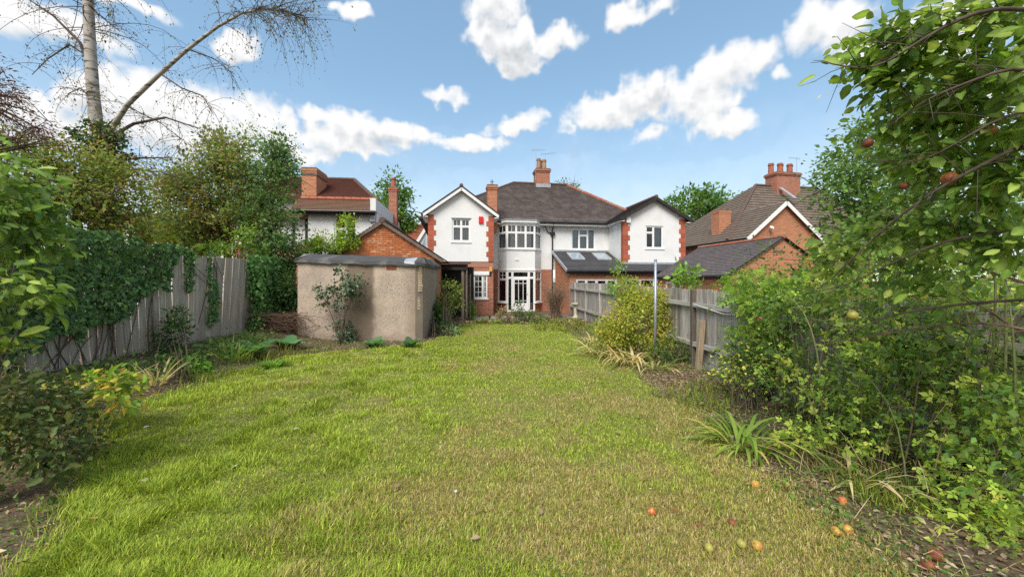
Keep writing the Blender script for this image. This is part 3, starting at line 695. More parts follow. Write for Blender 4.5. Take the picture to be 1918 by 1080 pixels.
# garden door in the bay: side lights and transom are one frame, the two leaves hang in it
W_ = frr-fl; ztr = H.z(975, 520, vb)
d_ = window(hr, (fl, vb), (frr, vb), .04, zg-.06, [.2, .78], (ztr-.04)/(zg-.1), None, [(.83, .97, 'curtain')], sill=0, fw=.07, name='garden_door', room=1.6)
lf = MB(); x0, x1 = .2*W_+.035, .78*W_-.035; zt = ztr-.04-.035; xm = (x0+x1)/2
for a, c in ((x0, x1),):
    lf.box(a, a+.09, -.035, .06, .07, zt).box(c-.09, c, -.035, .06, .07, zt).box(a+.09, c-.09, -.035, .06, .07, .5).box(a+.09, c-.09, -.035, .06, zt-.09, zt)
    lf.box(xm-.3+.16, xm-.3+.19, -.03, .05, .5, zt-.09).box(xm+.13, xm+.16, -.03, .05, .5, zt-.09).box(a+.09, c-.09, -.027, .047, zt-.3, zt-.27).box(a+.09, c-.09, -.027, .047, .62, .645)
lf.build('door_leaf', 'paint_white', d_)
MB().tube([(x1-.045, -.04, 1.05), (x1-.045, -.08, 1.05), (x1-.15, -.08, 1.05)], .012, 6).build('handle', 'galvanised', d_)
# hipped main roof
ve = VM-.35; vr_ = 6.3; ul, ur = H.u(785, ve), H.u(1233, ve); r0, r1 = H.u(961, vr_), H.u(1062, vr_); zr = H.z(961, 343, vr_); zeav = zM+.02
rb = MB(); rb.slope((ul, ve, zeav), (ur, ve, zeav), (r0, vr_, zr), (r1, vr_, zr), .1); vback = 2*vr_-ve
rb.slope((ul, vback, zeav), (ul, ve, zeav), (r0, vr_, zr), (r0, vr_, zr), .1); rb.slope((ur, ve, zeav), (ur, vback, zeav), (r1, vr_, zr), (r1, vr_, zr), .1)
rb.slope((ur, vback, zeav), (ul, vback, zeav), (r1, vr_, zr), (r0, vr_, zr), .3)
mroof = rb.build('roof', 'tile_old', hr)
rb = MB(); ridge(rb, (r0, vr_, zr+.03), (r1, vr_, zr+.03)); ridge(rb, (ul, ve, zeav+.05), (r0, vr_, zr+.03), .08); rb.build('ridge_tiles', 'ridge_brown', mroof)
rb = MB(); ridge(rb, (ur, ve, zeav+.05), (r1, vr_, zr+.03), .1); rb.build('hip_tiles', 'ridge_red', mroof)
MB().box(ml+.1, mr_+.1, ve-.02, ve+.02, zeav-.2, zeav-.02).build('fascia', 'paint_white', hr)
MB().tube([(ml+.2, ve-.07, zeav-.03), (mr_+.1, ve-.07, zeav-.03)], .065, 8).build('gutter', 'black_plastic', hr)
dp = MB(); ud = H.u(1034.6, VM-.06); zz = H.z(1034, 470, VM)
dp.tube([(ud, ve-.07, zeav-.05), (ud, VM-.07, zeav-.45), (ud, VM-.07, 0)], .04, 7).box(ud-.12, ud+.14, VM-.16, VM-.02, zeav-.75, zeav-.55)
dp.tube([(br_+.12, VM-.3, z412-.02), (br_+.25, VM-.2, zeav-.35), (ud-.3, VM-.08, zeav-.55), (ud, VM-.07, zeav-.62)], .03, 6); dp.build('downpipe', 'black_plastic', hr)
x0, x1 = H.u(1002, vr_), H.u(1027, vr_); zc = H.z(1014, 318, vr_)
ch = stack(hr, x0, x1, vr_-.45, vr_+.45, zr-.5, zc, 'brick_red', .08)
pots(ch, [(x0+.22, vr_-.2), (x0+.62, vr_-.22), (x0+.42, vr_+.2)], zc, .72, .17, 'buff_pot')
MB().box(x0-.04, x1+.04, vr_-.55, vr_-.45, zr-.35, zr-.1).build('flashing', 'lead', ch)
aerial(ch, (x0-.05, vr_-.5, zr+.1), 2.25, 1.0, .2); aerial(ch, (x0+.75, vr_, zc), 1.2, 1.0, -.1)
# right wing
xl, xr_ = H.u(1167.5, 0), H.u(1283, 0); xm = H.u(1229, 0); zE2 = H.z(1171, 405.5, 0)-.03; zA2 = H.z(1230, 370, 0)-.1; zB2 = H.z(1225, 496, 0)
xm = (xl+xr_)/2
win3 = (H.u(1209.5, 0), H.u(1242.5, 0), H.z(1226, 465, 0), H.z(1226, 423, 0))
b_ = MB(); holed(b_, xl, xr_, 0, zE2, 0, .25, [win3]); b_.prism([(xl, zE2), (xr_, zE2), (xm, zA2)], 0, .25); b_.box(xl, xl+.25, .25, VM+.3, 0, zE2).box(xr_-.25, xr_, .25, VM+3, 0, zE2)
b_.build('rendered_wall', 'render_white', hr)
window(hr, (win3[0], .06), (win3[1], .06), win3[2], win3[3], [.45], [.7, None], None, [(.5, .97, 'curtain_blue')])
quoins(hr, xl-.02, 0, -.03, zB2+.05, zE2-.02, False); quoins(hr, 0, xr_+.02, -.03, zB2-.05, zE2-.02, True)
MB().box(H.u(1172, 0), H.u(1180, 0), -.13, -.03, H.z(1175, 417.5, 0), H.z(1175, 407, 0)).build('alarm_box', 'paint_white', hr, bevel=.01)
rf, zl = gable_roof(hr, xl, xr_, 0, xm, zE2, zA2, -.25, 5.0, 'tile_old', .3)
rb = MB(); ridge(rb, (xm, -.25, zA2+.12), (xm, 4.2, zA2+.12)); rb.build('ridge_tiles', 'ridge_brown', rf)
for sx, ux in ((-1, xl-.3), (1, xr_+.3)):
    MB().beam((ux, -.25, zl-.0), (xm, -.25, zA2-.0), .03, .17).build('bargeboard', 'timber_black', hr)
    MB().tube([(ux+sx*.03, -.27, zl+.02), (ux+sx*.03, 2.0, zl+.02)], .06, 8).build('gutter', 'black_plastic', hr)
    MB().box(min(ux, ux-sx*.28), max(ux, ux-sx*.28), -.22, 1.75, zl-.1, zl-.06).build('soffit', 'paint_white', hr)
# lean-to extension with two roof lights
vx = -.95; ex0 = up; ex1 = xr_+.25; zx0 = H.z(1150, 506, vx); zx1 = H.z(1090, 471, VM); kx = (zx1-zx0)/(VM-vx)
def lean(v): return zx0+(v-vx)*kx
b_ = MB(); ow0, ow1, oz0, oz1 = H.u(1079, vx+.2), H.u(1156, vx+.2), .1, H.z(1115, 522, vx+.2)
holed(b_, ex0+.2, ex1, -.1, zx0-.08, vx+.2, vx+.45, [(ow0, ow1, oz0, oz1), (ow1+.5, ow1+2.2, .9, oz1)])
b_.add([(ex0+.2, vx+.45, -.1), (ex0+.45, vx+.45, -.1), (ex0+.45, VM, -.1), (ex0+.2, VM, -.1), (ex0+.2, vx+.45, lean(vx+.45)-.1), (ex0+.45, vx+.45, lean(vx+.45)-.1), (ex0+.45, VM, zx1-.1), (ex0+.2, VM, zx1-.1)],
       [(3, 2, 1, 0), (4, 5, 6, 7), (0, 1, 5, 4), (1, 2, 6, 5), (2, 3, 7, 6), (3, 0, 4, 7)]); b_.build('extension_wall', 'brick_orange', hr)
window(hr, (ow0, vx+.25), (ow1, vx+.25), oz0, oz1, [.25, .5, .75], None, None, None, sill=0, name='patio_door', fw=.08, room=1.5)
window(hr, (ow1+.5, vx+.25), (ow1+2.2, vx+.25), .9, oz1, [.5], None, None, None, room=1.2)
rb = MB(); rb.slope((ex0, vx, zx0), (xl-.02, vx, zx0), (ex0, VM-.02, zx1), (xl-.02, VM-.02, zx1), .2, .02)
rb.slope((xl-.02, vx, zx0), (ex1, vx, zx0), (xl-.02, -.035, lean(-.03)), (ex1, -.035, lean(-.03)), .2, .02); er = rb.build('extension_roof', 'tile_dark', hr)
MB().beam((ex0-.02, vx-.02, zx0-.03), (ex0-.02, VM-.04, zx1-.03), .05, .16).build('verge_board', 'lead', hr)
MB().box(ex0-.05, ex1, vx+.0, vx+.03, zx0-.2, zx0-.04).build('fascia', 'black_plastic', hr)
MB().tube([(ex0, vx-.05, zx0-.06), (ex1, vx-.05, zx0-.06)], .055, 8).build('gutter', 'black_plastic', hr)
MB().box(xl, ex1-.2, -.07, -.04, lean(-.04)+.02, lean(-.04)+.13).build('flashing', 'lead', hr); MB().box(ex0, xl, VM-.05, VM-.025, zx1, zx1+.09).build('flashing', 'lead', hr)
va, vc = VM-.45, VM-1.5
for pa, pc in ((1066, 1094), (1114, 1143)):
    ua, uc = H.u(pa, (va+vc)/2), H.u(pc, (va+vc)/2)-.12
    s_ = MB()
    for q in ((ua, uc, vc, vc+.07), (ua, uc, va-.07, va), (ua, ua+.07, vc+.07, va-.07), (uc-.07, uc, vc+.07, va-.07)):
        zz = [(q[0], q[2]), (q[1], q[2]), (q[1], q[3]), (q[0], q[3])]
        s_.add([(x, y, lean(y)+.0) for x, y in zz]+[(x, y, lean(y)+.09) for x, y in zz], [(3, 2, 1, 0), (4, 5, 6, 7), (0, 1, 5, 4), (1, 2, 6, 5), (2, 3, 7, 6), (3, 0, 4, 7)])
    so = s_.build('skylight', 'lead', hr)
    MB().add([(x, y, lean(y)+.065) for x, y in ((ua+.07, vc+.07), (uc-.07, vc+.07), (uc-.07, va-.07), (ua+.07, va-.07))], [(0, 1, 2, 3)]).build('pane', 'skyglass', so)
# ================================================================ neighbouring houses
def simple_house(fr, u0, u1, v0, v1, z0, z1, mt, holes=()):
    b = MB(); holed(b, u0, u1, z0, z1, v0, v0+.25, list(holes)); b.box(u0, u0+.25, v0+.25, v1, z0, z1).box(u1-.25, u1, v0+.25, v1, z0, z1).box(u0+.25, u1-.25, v1-.25, v1, z0, z1)
    return b.build('wall', mt, fr.root)
def hip(fr, ul, ur, v0, v1, zE, zR, r0, r1, mt, course=.1, rt='ridge_brown', lift=.022, rr=.1):
    vr = (v0+v1)/2; rb = MB()
    rb.slope((ul, v0, zE), (ur, v0, zE), (r0, vr, zR), (r1, vr, zR), course, lift); rb.slope((ul, v1, zE), (ul, v0, zE), (r0, vr, zR), (r0, vr, zR), course, lift)
    rb.slope((ur, v0, zE), (ur, v1, zE), (r1, vr, zR), (r1, vr, zR), course, lift); rb.slope((ur, v1, zE), (ul, v1, zE), (r1, vr, zR), (r0, vr, zR), course*2, lift)
    o = rb.build('roof', mt, fr.root); q = MB(); ridge(q, (r0, vr, zR+.03), (r1, vr, zR+.03), rr)
    for a, p in (((ul, v0), r0), ((ur, v0), r1)): ridge(q, (a[0], a[1], zE+.03), (p, vr, zR+.03), rr)
    q.build('ridge_tiles', rt, o); return o
# ---- white house on the left
L = Fr('neighbour_house', 'white rendered house with reddish tiled roof and broad brick chimney, behind the pebbledashed shed', 'house', 640, 18.7, 6)
u0, u1 = L.u(577, 0), L.u(706, 0); zE = L.z(640, 396, 0)
h1 = (L.u(626, 0), L.u(668, 0), L.z(645, 447, 0), L.z(645, 403, 0))
simple_house(L, u0, u1, 0, 4.2, 0, zE, 'render_white', [h1])
window(L.root, (h1[0], .05), (h1[1], .05), h1[2], h1[3], [.52], .42, None, [(.05, .2, 'curtain')])
MB().box(u1-.25, u1+.012, -.28, 4.15, zE+.003, L.z(706, 374, 0)).build('parapet', 'render_white', L.root)
v_ = .95; zk = L.z(640, 374, v_)
rb = MB(); rb.slope((L.u(548, 0), -.3, zE-.02), (u1-.27, -.3, zE-.02), (L.u(560, v_), v_, zk), (u1-.27, v_, zk), .16, .03); o = rb.build('lower_roof', 'tile_mossy', L.root)
q = MB(); ridge(q, (L.u(565, v_), v_, zk+.02), (u1-.2, v_, zk+.02), .13); q.build('ridge_tiles', 'ridge_red', o)
MB().box(L.u(500, 1.4), u1-.3, 1.3, 7.6, 0, zk-.08).build('upper_wall', 'render_white', L.root)
zR = L.z(630, 336, 4.5); hip(L, L.u(485, 1.1), L.u(709, 1.1), 1.0, 8.0, zk-.05, zR, L.u(520, 4.5), L.u(664, 4.5), 'tile_red')
MB().tube([(L.u(548, 0), -.36, zE-.05), (u1, -.36, zE-.05)], .07, 8).build('gutter', 'black_plastic', L.root)
MB().box(L.u(550, 0), u1-.02, -.3, -.27, zE-.22, zE-.08).build('fascia', 'timber_black', L.root)
MB().box(L.u(692.6, 0), L.u(703.5, 0), -.13, 0, L.z(698, 416, 0), L.z(698, 407, 0)).build('alarm_box', 'galvanised', L.root, bevel=.02)
x0, x1 = L.u(565, 1.6), L.u(592.5, 1.6); zc = L.z(578, 313, 1.6)
ch = stack(L.root, x0, x1, 1.6, 3.0, 4.5, zc, 'brick_orange', .05)
MB().box(x0-.03, x1+.05, 1.57, 3.03, zc-.42, zc-.3).build('corbel', 'sooty', ch)
x0, x1 = L.u(728, 3.9), L.u(743, 3.9); zc = L.z(735, 349, 3.9)
ch = stack(L.root, x0, x1, 3.9, 3.9+(x1-x0), 3, zc, 'brick_red', .05); pots(ch, [((x0+x1)/2, 3.9+(x1-x0)/2)], zc, .55, .17, 'terracotta')
u2 = L.u(538, .9); z4 = L.z(556, 408, .9)
b = MB(); b.box(u2-2.5, u0, .9, 3, L.z(556, 459, .9), z4); b.build('recessed_wall', 'render_white', L.root)
MB().box(u2-2.5, u0, .88, 3, 0, L.z(556, 459, .9)).build('brick_base', 'brick_red', L.root)
rb = MB(); rb.slope((u2-2.6, .5, z4-.05), (u0, .5, z4-.05), (u2-2.6, 1.4, z4+.5), (u0, 1.4, z4+.5), .16, .03); rb.build('porch_roof', 'tile_mossy', L.root)
for px in (550, 574): MB().box(L.u(px, .88)-.05, L.u(px, .88)+.05, .84, .9, L.z(556, 459, .9), z4-.02).build('timber_post', 'timber_black', L.root)
# ---- red-roofed house further back
D = Fr('far_house', 'red tiled roof with a small white glazed gable seen between the two white houses', 'house', 770, 31, 9)
u0, u1 = D.u(735, 0), D.u(850, 0); zE = D.z(770, 470, 0); simple_house(D, u0, u1, 0, 8, 0, zE, 'render_white')
hip(D, u0-2.5, u1+.3, -.3, 8, zE, D.z(770, 422, 3.8), u0-1, u1, 'tile_red_far', .16, 'ridge_red')
ga, gb = D.u(779, -.6), D.u(818, -.6); gm = (ga+gb)/2; zg0, zg1 = D.z(800, 463, -.6), D.z(800, 428, -.6)
MB().prism([(ga, 0), (gb, 0), (gb, zg0), (gm, zg1), (ga, zg0)], -.6, .3).build('dormer_wall', 'render_white', D.root)
gl = MB(); gl.prism([(ga+.4, zg0-.4), (gb-.4, zg0-.4), (gb-.4, zg0), (gm, zg1-.45), (ga+.4, zg0)], -.64, -.61); go = gl.build('gable_glazing', 'skyglass', D.root)
gb_ = MB(); gb_.box(gm-.03, gm+.03, -.67, -.645, zg0-.4, zg1-.45).box(ga+.4, gb-.4, -.67, -.645, zg0-.03, zg0+.03); gb_.build('glazing_bar', 'paint_white', go)
for s_, e in ((1, ga-.25), (-1, gb+.25)):
    MB().beam((e, -.75, zg0-.2), (gm, -.75, zg1+.08), .05, .22).build('bargeboard', 'paint_white', D.root)
rb = MB(); rb.slope((ga-.25, -.75, zg0-.1), (ga-.25, 2, zg0-.1), (gm, -.75, zg1+.2), (gm, 2, zg1+.2), .16); rb.slope((gb+.25, -.75, zg0-.1), (gb+.25, 2, zg0-.1), (gm, -.75, zg1+.2), (gm, 2, zg1+.2), .16); rb.build('dormer_roof', 'tile_red_far', D.root)
# ---- timber-framed gable at far left
T = Fr('timber_framed_house', 'far house with black and white timbered gable and reddish roof above the ivy', 'house', 265, 26, 0)
ga, gb = T.u(222, 0), T.u(270, 0); gm = (ga+gb)/2; zg0, zg1 = T.z(250, 440, 0), T.z(250, 403, 0)
MB().prism([(ga, 0), (gb+6, 0), (gb+6, zg0-.3), (gb, zg0), (gm, zg1), (ga, zg0)], 0, 4).build('wall', 'render_white', T.root)
for x in (ga+.25, gm-.5, gm, gm+.5, gb-.25):
    zt = zg0+(zg1-zg0)*(1-abs(x-gm)/(gb-gm)); MB().box(x-.06, x+.06, -.05, -.003, zg0-1.3, zt-.1).build('timber', 'timber_black', T.root)
MB().box(ga, gb, -.06, -.006, zg0-.2, zg0-.05).build('timber', 'timber_black', T.root)
for e in (ga-.3, gb+.3): MB().beam((e, -.3, zg0-.3), (gm, -.3, zg1+.1), .06, .22).build('bargeboard', 'terracotta', T.root)
rb = MB(); rb.slope((gb+.3, -.3, zg0-.2), (gb+.3, 4, zg0-.2), (gm, -.3, zg1+.2), (gm, 4, zg1+.2), .2); rb.slope((ga-.3, 4, zg0-.2), (ga-.3, -.3, zg0-.2), (gm, 4, zg1+.2), (gm, -.3, zg1+.2), .2)
rb.slope((gb+.2, -.2, zg0-.3), (gb+6.3, -.2, zg0-.3), (gb-.4, 2.5, zg1), (gb+6, 2.5, zg1), .2); rb.build('roof', 'tile_red', T.root)
# ---- red brick house on the right
N = Fr('brick_house', 'red brick house at right with brown hipped roof and a row of chimney pots', 'house', 1472, 25, 11)
ga, gb, gm = N.u(1404, 0), N.u(1531, 0), N.u(1471, 0); zg0, zg1 = N.z(1468, 444, 0), N.z(1471, 381, 0)
gm = (ga+gb)/2
MB().prism([(ga, 0), (gb, 0), (gb, zg0), (gm, zg1), (ga, zg0)], 0, .3).box(ga, ga+.3, .3, 5, 0, zg0).box(gb-.3, gb, .3, 5, 0, zg0).build('gable_wall', 'brick_orange', N.root)
uw = N.u(1404, 0)
MB().box(uw, uw+.3, 5, 12, 0, zg0+.1).box(uw+.3, uw+12, 11.7, 12, 0, zg0+.1).box(gb, uw+12.3, 1.9, 2.2, 0, zg0+.1).box(uw+12, uw+12.3, 2.2, 12, 0, zg0+.1).build('wall', 'brick_red', N.root)
rb = MB(); k = (zg1-zg0)/(gm-ga); zl = zg0-.3*k+.12
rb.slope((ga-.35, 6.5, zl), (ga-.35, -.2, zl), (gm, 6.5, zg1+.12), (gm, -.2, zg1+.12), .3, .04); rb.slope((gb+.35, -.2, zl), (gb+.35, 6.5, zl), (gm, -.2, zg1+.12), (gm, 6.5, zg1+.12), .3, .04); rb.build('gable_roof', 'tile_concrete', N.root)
for e in (ga-.33, gb+.33):
    MB().beam((e, -.22, zl-.1), (gm, -.22, zg1), .04, .24).build('bargeboard', 'paint_white', N.root)
# main hip: ridge runs along the front; its left slope shows
vr = 5.5; zR = N.z(1440, 349, vr); r0, r1 = N.u(1415, vr), N.u(1640, vr)
el = ga-.35; zez = zl
rb = MB(); rb.slope((el, 12.2, zez), (el, -.0+1.5, zez), (r0, vr+.3, zR), (r0, vr-.0, zR), .3, .04)
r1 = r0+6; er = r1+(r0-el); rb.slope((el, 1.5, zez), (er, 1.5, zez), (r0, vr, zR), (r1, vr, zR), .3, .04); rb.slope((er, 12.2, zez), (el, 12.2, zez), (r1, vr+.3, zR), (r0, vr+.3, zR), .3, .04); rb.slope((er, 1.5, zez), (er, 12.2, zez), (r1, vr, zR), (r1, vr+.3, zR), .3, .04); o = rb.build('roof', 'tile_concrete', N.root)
q = MB(); ridge(q, (r0, vr, zR+.04), (r1, vr, zR+.04), .12); ridge(q, (el, 1.5, zez+.05), (r0, vr, zR+.04), .12); q.build('ridge_tiles', 'ridge_brown', o)
MB().tube([(el-.08, -.2, zl-.04), (el-.08, 12, zl-.04)], .075, 8).build('gutter', 'black_plastic', N.root)
x0, x1 = N.u(1455, vr-.6), N.u(1499, vr-.6); zc = N.z(1475, 322, vr-.6)
ch = stack(N.root, x0, x1, vr-.6, vr+.5, zR-1.2, zc, 'brick_red', .1)
pots(ch, [(x0+.2+i*(x1-x0-.4)/4, vr-.05+.2*(-1)**i) for i in range(5)], zc, .85, .23, ['terracotta', 'terracotta', 'buff_pot'])
aerial(ch, (x1-.4, vr-.65, zc-.5), 1.7, .9, 2.9)
MB().beam((x0+.4, vr-1.9, zR-1.35), (x0+.25, vr-.7, zR-.25), .3, .05).build('flashing', 'lead', ch)
x0, x1 = N.u(1346, 1.2), N.u(1369, 1.2)
x0, x1 = el+.1, el+.85; vv = 1.7
x0 = N.u(1347, 3.2); x1 = N.u(1369, 3.2); zc = N.z(1358, 392, 3.2)
ch = stack(N.root, x0, x1, 3.2, 4.0, 2.5, zc, 'brick_orange', .03)
MB().tube([(gb+.1, -.1, zl+.2), (gb+.1, -.1, zl+1.4)], .06, 7).build('vent_pipe', 'black_plastic', N.root)
fl_ = MB(); fl_.lathe([(.04, 0), (.09, .05), (.13, .18), (.13, .2)], 8); fl_.build('floodlight', 'paint_white', N.root, (N.u(1440, 0), -.1, N.z(1440, 430, 0)), (R(50), 0, 0))
# ---- brick outbuilding with a slate roof behind the right fence
B = Fr('brick_outbuilding', 'low brick outbuilding with purple-grey slate roof behind the right fence', 'outbuilding', 1467, 13, 11)
ga, gm = B.u(1368, 0), 0; gb = -ga; zg0, zg1 = B.z(1366, 513, 0), B.z(1467, 446, 0); Lb = 4.3
MB().prism([(ga, 0), (gb, 0), (gb, zg0), (gm, zg1), (ga, zg0)], 0, .24).box(ga, ga+.24, .24, Lb, 0, zg0-.05).box(gb-.24, gb, .24, Lb, 0, zg0-.05).box(ga+.24, gb-.24, Lb-.24, Lb, 0, zg0).build('wall', 'brick_orange', B.root)
rb = MB(); k = (zg1-zg0)/(gm-ga); e = .12
rb.slope((ga-e, Lb, zg0-e*k+.05), (ga-e, -.06, zg0-e*k+.05), (gm, Lb, zg1+.05), (gm, -.06, zg1+.05), .12, .015); rb.slope((gb+e, -.06, zg0-e*k+.05), (gb+e, Lb, zg0-e*k+.05), (gm, -.06, zg1+.05), (gm, Lb, zg1+.05), .12, .015); o = rb.build('roof', 'slate', B.root)
q = MB(); ridge(q, (0, -.06, zg1+.06), (0, Lb, zg1+.06), .07); q.build('ridge_tiles', 'ridge_red', o)
MB().tube([(ga-e-.05, -.06, zg0-e*k), (ga-e-.05, Lb, zg0-e*k)], .05, 8).build('gutter', 'black_plastic', B.root)
for i in range(4): MB().box(-.42+i*.1, -.33+i*.1, -.012, .0, 2.75, 2.82).build('vent_brick', 'sooty', B.root)
window(B.root, (ga-.005, 3.6), (ga-.005, 2.6), .8, zg0-.25, [.5], None, None, None, room=.6)

# ================================================================ brick garage behind the shed
G = Fr('brick_garage', 'orange brick garage gable with tiled roof rising behind the pebbledashed shed', 'garage', 717, 14.2, 4)
gb = G.u(814, 0); ga = -gb; s_ = F/14.2; zp = G.z(717, 419, 0); zq = G.z(812, 481, 0)
Lg = 2.2
MB().prism([(ga+.02, 0), (gb-.02, 0), (gb-.02, zq), (0, zp-.02), (ga+.02, zq)], .02, .22).build('mortar_wall', 'mortar', G.root)
MB().box(gb-.22, gb, .22, Lg, 0, zq-.02).box(ga, ga+.22, .22, Lg, 0, zq-.02).box(ga, gb, Lg-.2, Lg+.02, 0, zq).build('wall', 'brick_orange', G.root)
MB().box(ga, gb, 0, .02, 0, 2.2).build('lower_wall', 'brick_orange', G.root)
bw, bh = .232, .079; z = 2.205; row = 0; cache = {}
while z < zp-.08:
    half = gb*min(1, (zp-z-bh)/(zp-zq)); x = -half; first = True
    xx = -math.ceil(half/bw)*bw-(bw/2 if row % 2 else 0)
    while xx < half:
        a, c = max(xx, -half), min(xx+bw, half)
        if c-a > .03:
            wd = round((c-a-.012)/.02)*.02
            key = (wd, random.randrange(3))
            if key not in cache: cache[key] = MB().box(0, wd, -.012-.003*key[1], .03, 0, bh-.013).mesh('brick', 'brick_piece')
            place('brick', cache[key], G.root, (a+.004, .012+random.uniform(-.002, .002), z), (0, random.uniform(-.008, .008), 0))
        xx += bw
    z += bh; row += 1
rb = MB(); k = (zp-zq)/gb; e = .3
rb.slope((gb+e, -.12, zq-e*k+.1), (gb+e, Lg+.6, zq-e*k+.1), (0, -.12, zp+.12), (0, Lg+.6, zp+.12), .14, .03); rb.slope((ga-e, Lg+.6, zq-e*k+.1), (ga-e, -.12, zq-e*k+.1), (0, Lg+.6, zp+.12), (0, -.12, zp+.12), .14, .03); o = rb.build('roof', 'tile_old', G.root)
q = MB(); ridge(q, (0, -.14, zp+.12), (0, Lg+.6, zp+.12), .11); q.build('ridge_tiles', 'ridge_brown', o)
for sg in (1, -1): MB().beam((sg*(gb+e), -.1, zq-e*k+.03), (0, -.1, zp+.05), .05, .11).build('verge', 'sooty', G.root)
# ================================================================ open lean-to beside the house
c0 = gr(867, 602); cz = 2.62
K = empty('lean_to_porch', (c0.x, c0.y, 0), R(6), 'dark timber lean-to shelter with felt roof between garage and house', 'lean-to')
xw = -1.15
rp = MB().slab([(xw-.25, -.25, cz), (.35, -.25, cz+.0), (.35, 2.6, cz+.12), (xw-.25, 2.6, cz+.12)], .06); rp.build('roof', 'felt', K)
for x in (xw, 0): MB().box(x-.06, x+.06, -.05, .07, -.1, cz-.22).build('post', 'timber_old', K)
for z, dp in ((cz-.14, .04), (cz-.27, .0)): MB().box(xw-.1, .22, -.12+dp, -.06+dp, z-.06, z+.06).build('fascia_board', 'timber_black', K)
MB().box(.14, .2, -.1, .1, .2, cz-.1).build('side_board', 'timber_old', K)
for x in (xw+.25, xw+.55, xw+.85): MB().box(x-.04, x+.04, -.03, 2.5, cz-.21, cz-.09).build('rafter', 'timber_black', K)
MB().box(xw-.1, xw-.04, .1, 2.5, 0, cz-.2).build('side_wall', 'timber_black', K); MB().box(xw-.04, .5, 2.45, 2.52, 0, cz-.1).build('back_wall', 'timber_black', K)
for i in range(16):
    z = .25+i*.11; MB().beam((.1, -.02, z), (.36, -.02, z+.16), .012, .03, (0, 1, 0)).build('trellis_slat', 'timber_old', K)
for x in (.11, .34): MB().box(x-.015, x+.015, .0, .03, .15, 2.1).build('trellis_upright', 'timber_old', K)
# ================================================================ pebbledashed shed
SY = 11.56; s0, s1 = (557.5-CX)/F*SY, (779-CX)/F*SY; sm = (s0+s1)/2
Sd = empty('garden_shed', (sm, SY, 0), 0, 'low pebbledashed shed with felt roof and damp-stained front wall', 'shed')
hw = (s1-s0)/2; zl_, zr_ = 2.42, 2.32; dpt = 2.5; chx = .16
def shed_ring(g, za, zb):
    pts = [(-hw-g, -g), (hw-.02+g*.3, -g), (hw+chx+g, .2-g*.5), (hw+chx+g, dpt+g), (-hw-g, dpt+g)]
    ztop = lambda x: zb+(zl_-zr_)*(hw-x)/(2*hw) if zb > 1 else zb
    V = [(x, y, za if za < 1 else za+(zl_-zr_)*(hw-x)/(2*hw)) for x, y in pts]+[(x, y, ztop(x)) for x, y in pts]
    return V, [(4, 3, 2, 1, 0), (5, 6, 7, 8, 9)]+[(i, (i+1) % 5, (i+1) % 5+5, i+5) for i in range(5)]
MB().add(*shed_ring(0, -.15, zr_)).build('wall', 'pebbledash', Sd)
# felt roof: ridge low, sagging drip edge, with a kerb upstand
rb = MB(); n = 14; topz = lambda x: zr_+(zl_-zr_)*(hw-x)/(2*hw)
front = [(-hw-.05+(2*hw+.08)*i/n) for i in range(n+1)]
V = []; 
for i, x in enumerate(front):
    sag = .012*math.sin(i*1.3)+.01*math.sin(i*2.9); V += [(x, -.085, topz(x)-.085+sag), (x, -.05, topz(x)+.02), (x+.12, .35, topz(x)+.2), (x, dpt+.1, topz(x)+.2)]
rb.add(V, [(4*i+j, 4*i+4+j, 4*i+5+j, 4*i+1+j) for i in range(n) for j in range(3)])
x = front[-1]; V2 = [(x, -.085, topz(x)-.085), (x, -.05, topz(x)+.02), (x+.12, .35, topz(x)+.2), (x, dpt+.1, topz(x)+.2), (hw+chx+.08, .12, topz(x)-.1), (hw+chx+.1, .14, topz(x)+.0), (hw+chx+.1, dpt+.1, topz(x)+.0), (hw+chx+.08, dpt+.1, topz(x)-.1)]
rb.add(V2, [(0, 4, 5, 1), (1, 5, 2), (2, 5, 6, 3), (4, 7, 6, 5)])
x = front[0]; rb.add([(x, -.085, topz(x)-.085), (x, -.05, topz(x)+.02), (x+.12, .35, topz(x)+.2), (x, dpt+.1, topz(x)+.2), (x, dpt+.1, topz(x)-.1)], [(0, 1, 2, 3, 4)])
ro = rb.build('roof', 'felt', Sd)
x = -hw-.06; MB().add([(x-.03, -.09, topz(x)-.04), (x+.1, -.075, topz(x)+.035), (x+.36, .36, topz(x)+.2), (x+.08, .36, topz(x)+.2)], [(0, 1, 2, 3)]).build('flashing', 'lead', ro)
x = hw-.12; MB().add([(x-.2, -.085, topz(x)-.02), (x+.1, -.09, topz(x)-.05), (x+.1, -.06, topz(x)+.035), (x+.1, .33, topz(x)+.19), (x-.25, .36, topz(x)+.2), (x-.22, -.06, topz(x)+.045)], [(0, 1, 2, 5), (5, 2, 3, 4)]).build('flashing', 'lead', ro)
# air brick and the strip where the render has fallen off
ab = MB(); ax = (733-CX)/F*SY-sm; ab.box(ax-.15, ax+.15, -.015, .02, 2.12, 2.23); ao = ab.build('air_brick', 'quoin', Sd)
for i in range(7):
    for j in range(2): MB().box(ax-.13+i*.04, ax-.105+i*.04, -.018, -.014, 2.135+j*.045, 2.165+j*.045).build('slot', 'timber_black', ao)
for i in range(19):
    zz = .92+i*.077; wv = .05+.03*random.random()+(.03 if i > 5 else 0)
    MB().box(-.06, wv-.04, -.014, .02, 0, .066).build('brick', 'buff_brick', Sd, (hw+.085+.012*math.sin(i*.8)+(.02 if i > 6 else -.015), .115, zz), (0, 0, math.atan2(.2, chx+.02)))
MB().lathe([(.01, 0), (.05, .02), (.06, .06), (.03, .1), (.005, .11)], 8).build('marigold_flower', 'yellow_box', None, gr(722, 632)+Vector((0, -.1, .05)))
tag(bpy.data.objects['marigold_flower'], 'small yellow flower at the foot of the shed wall', 'flower')
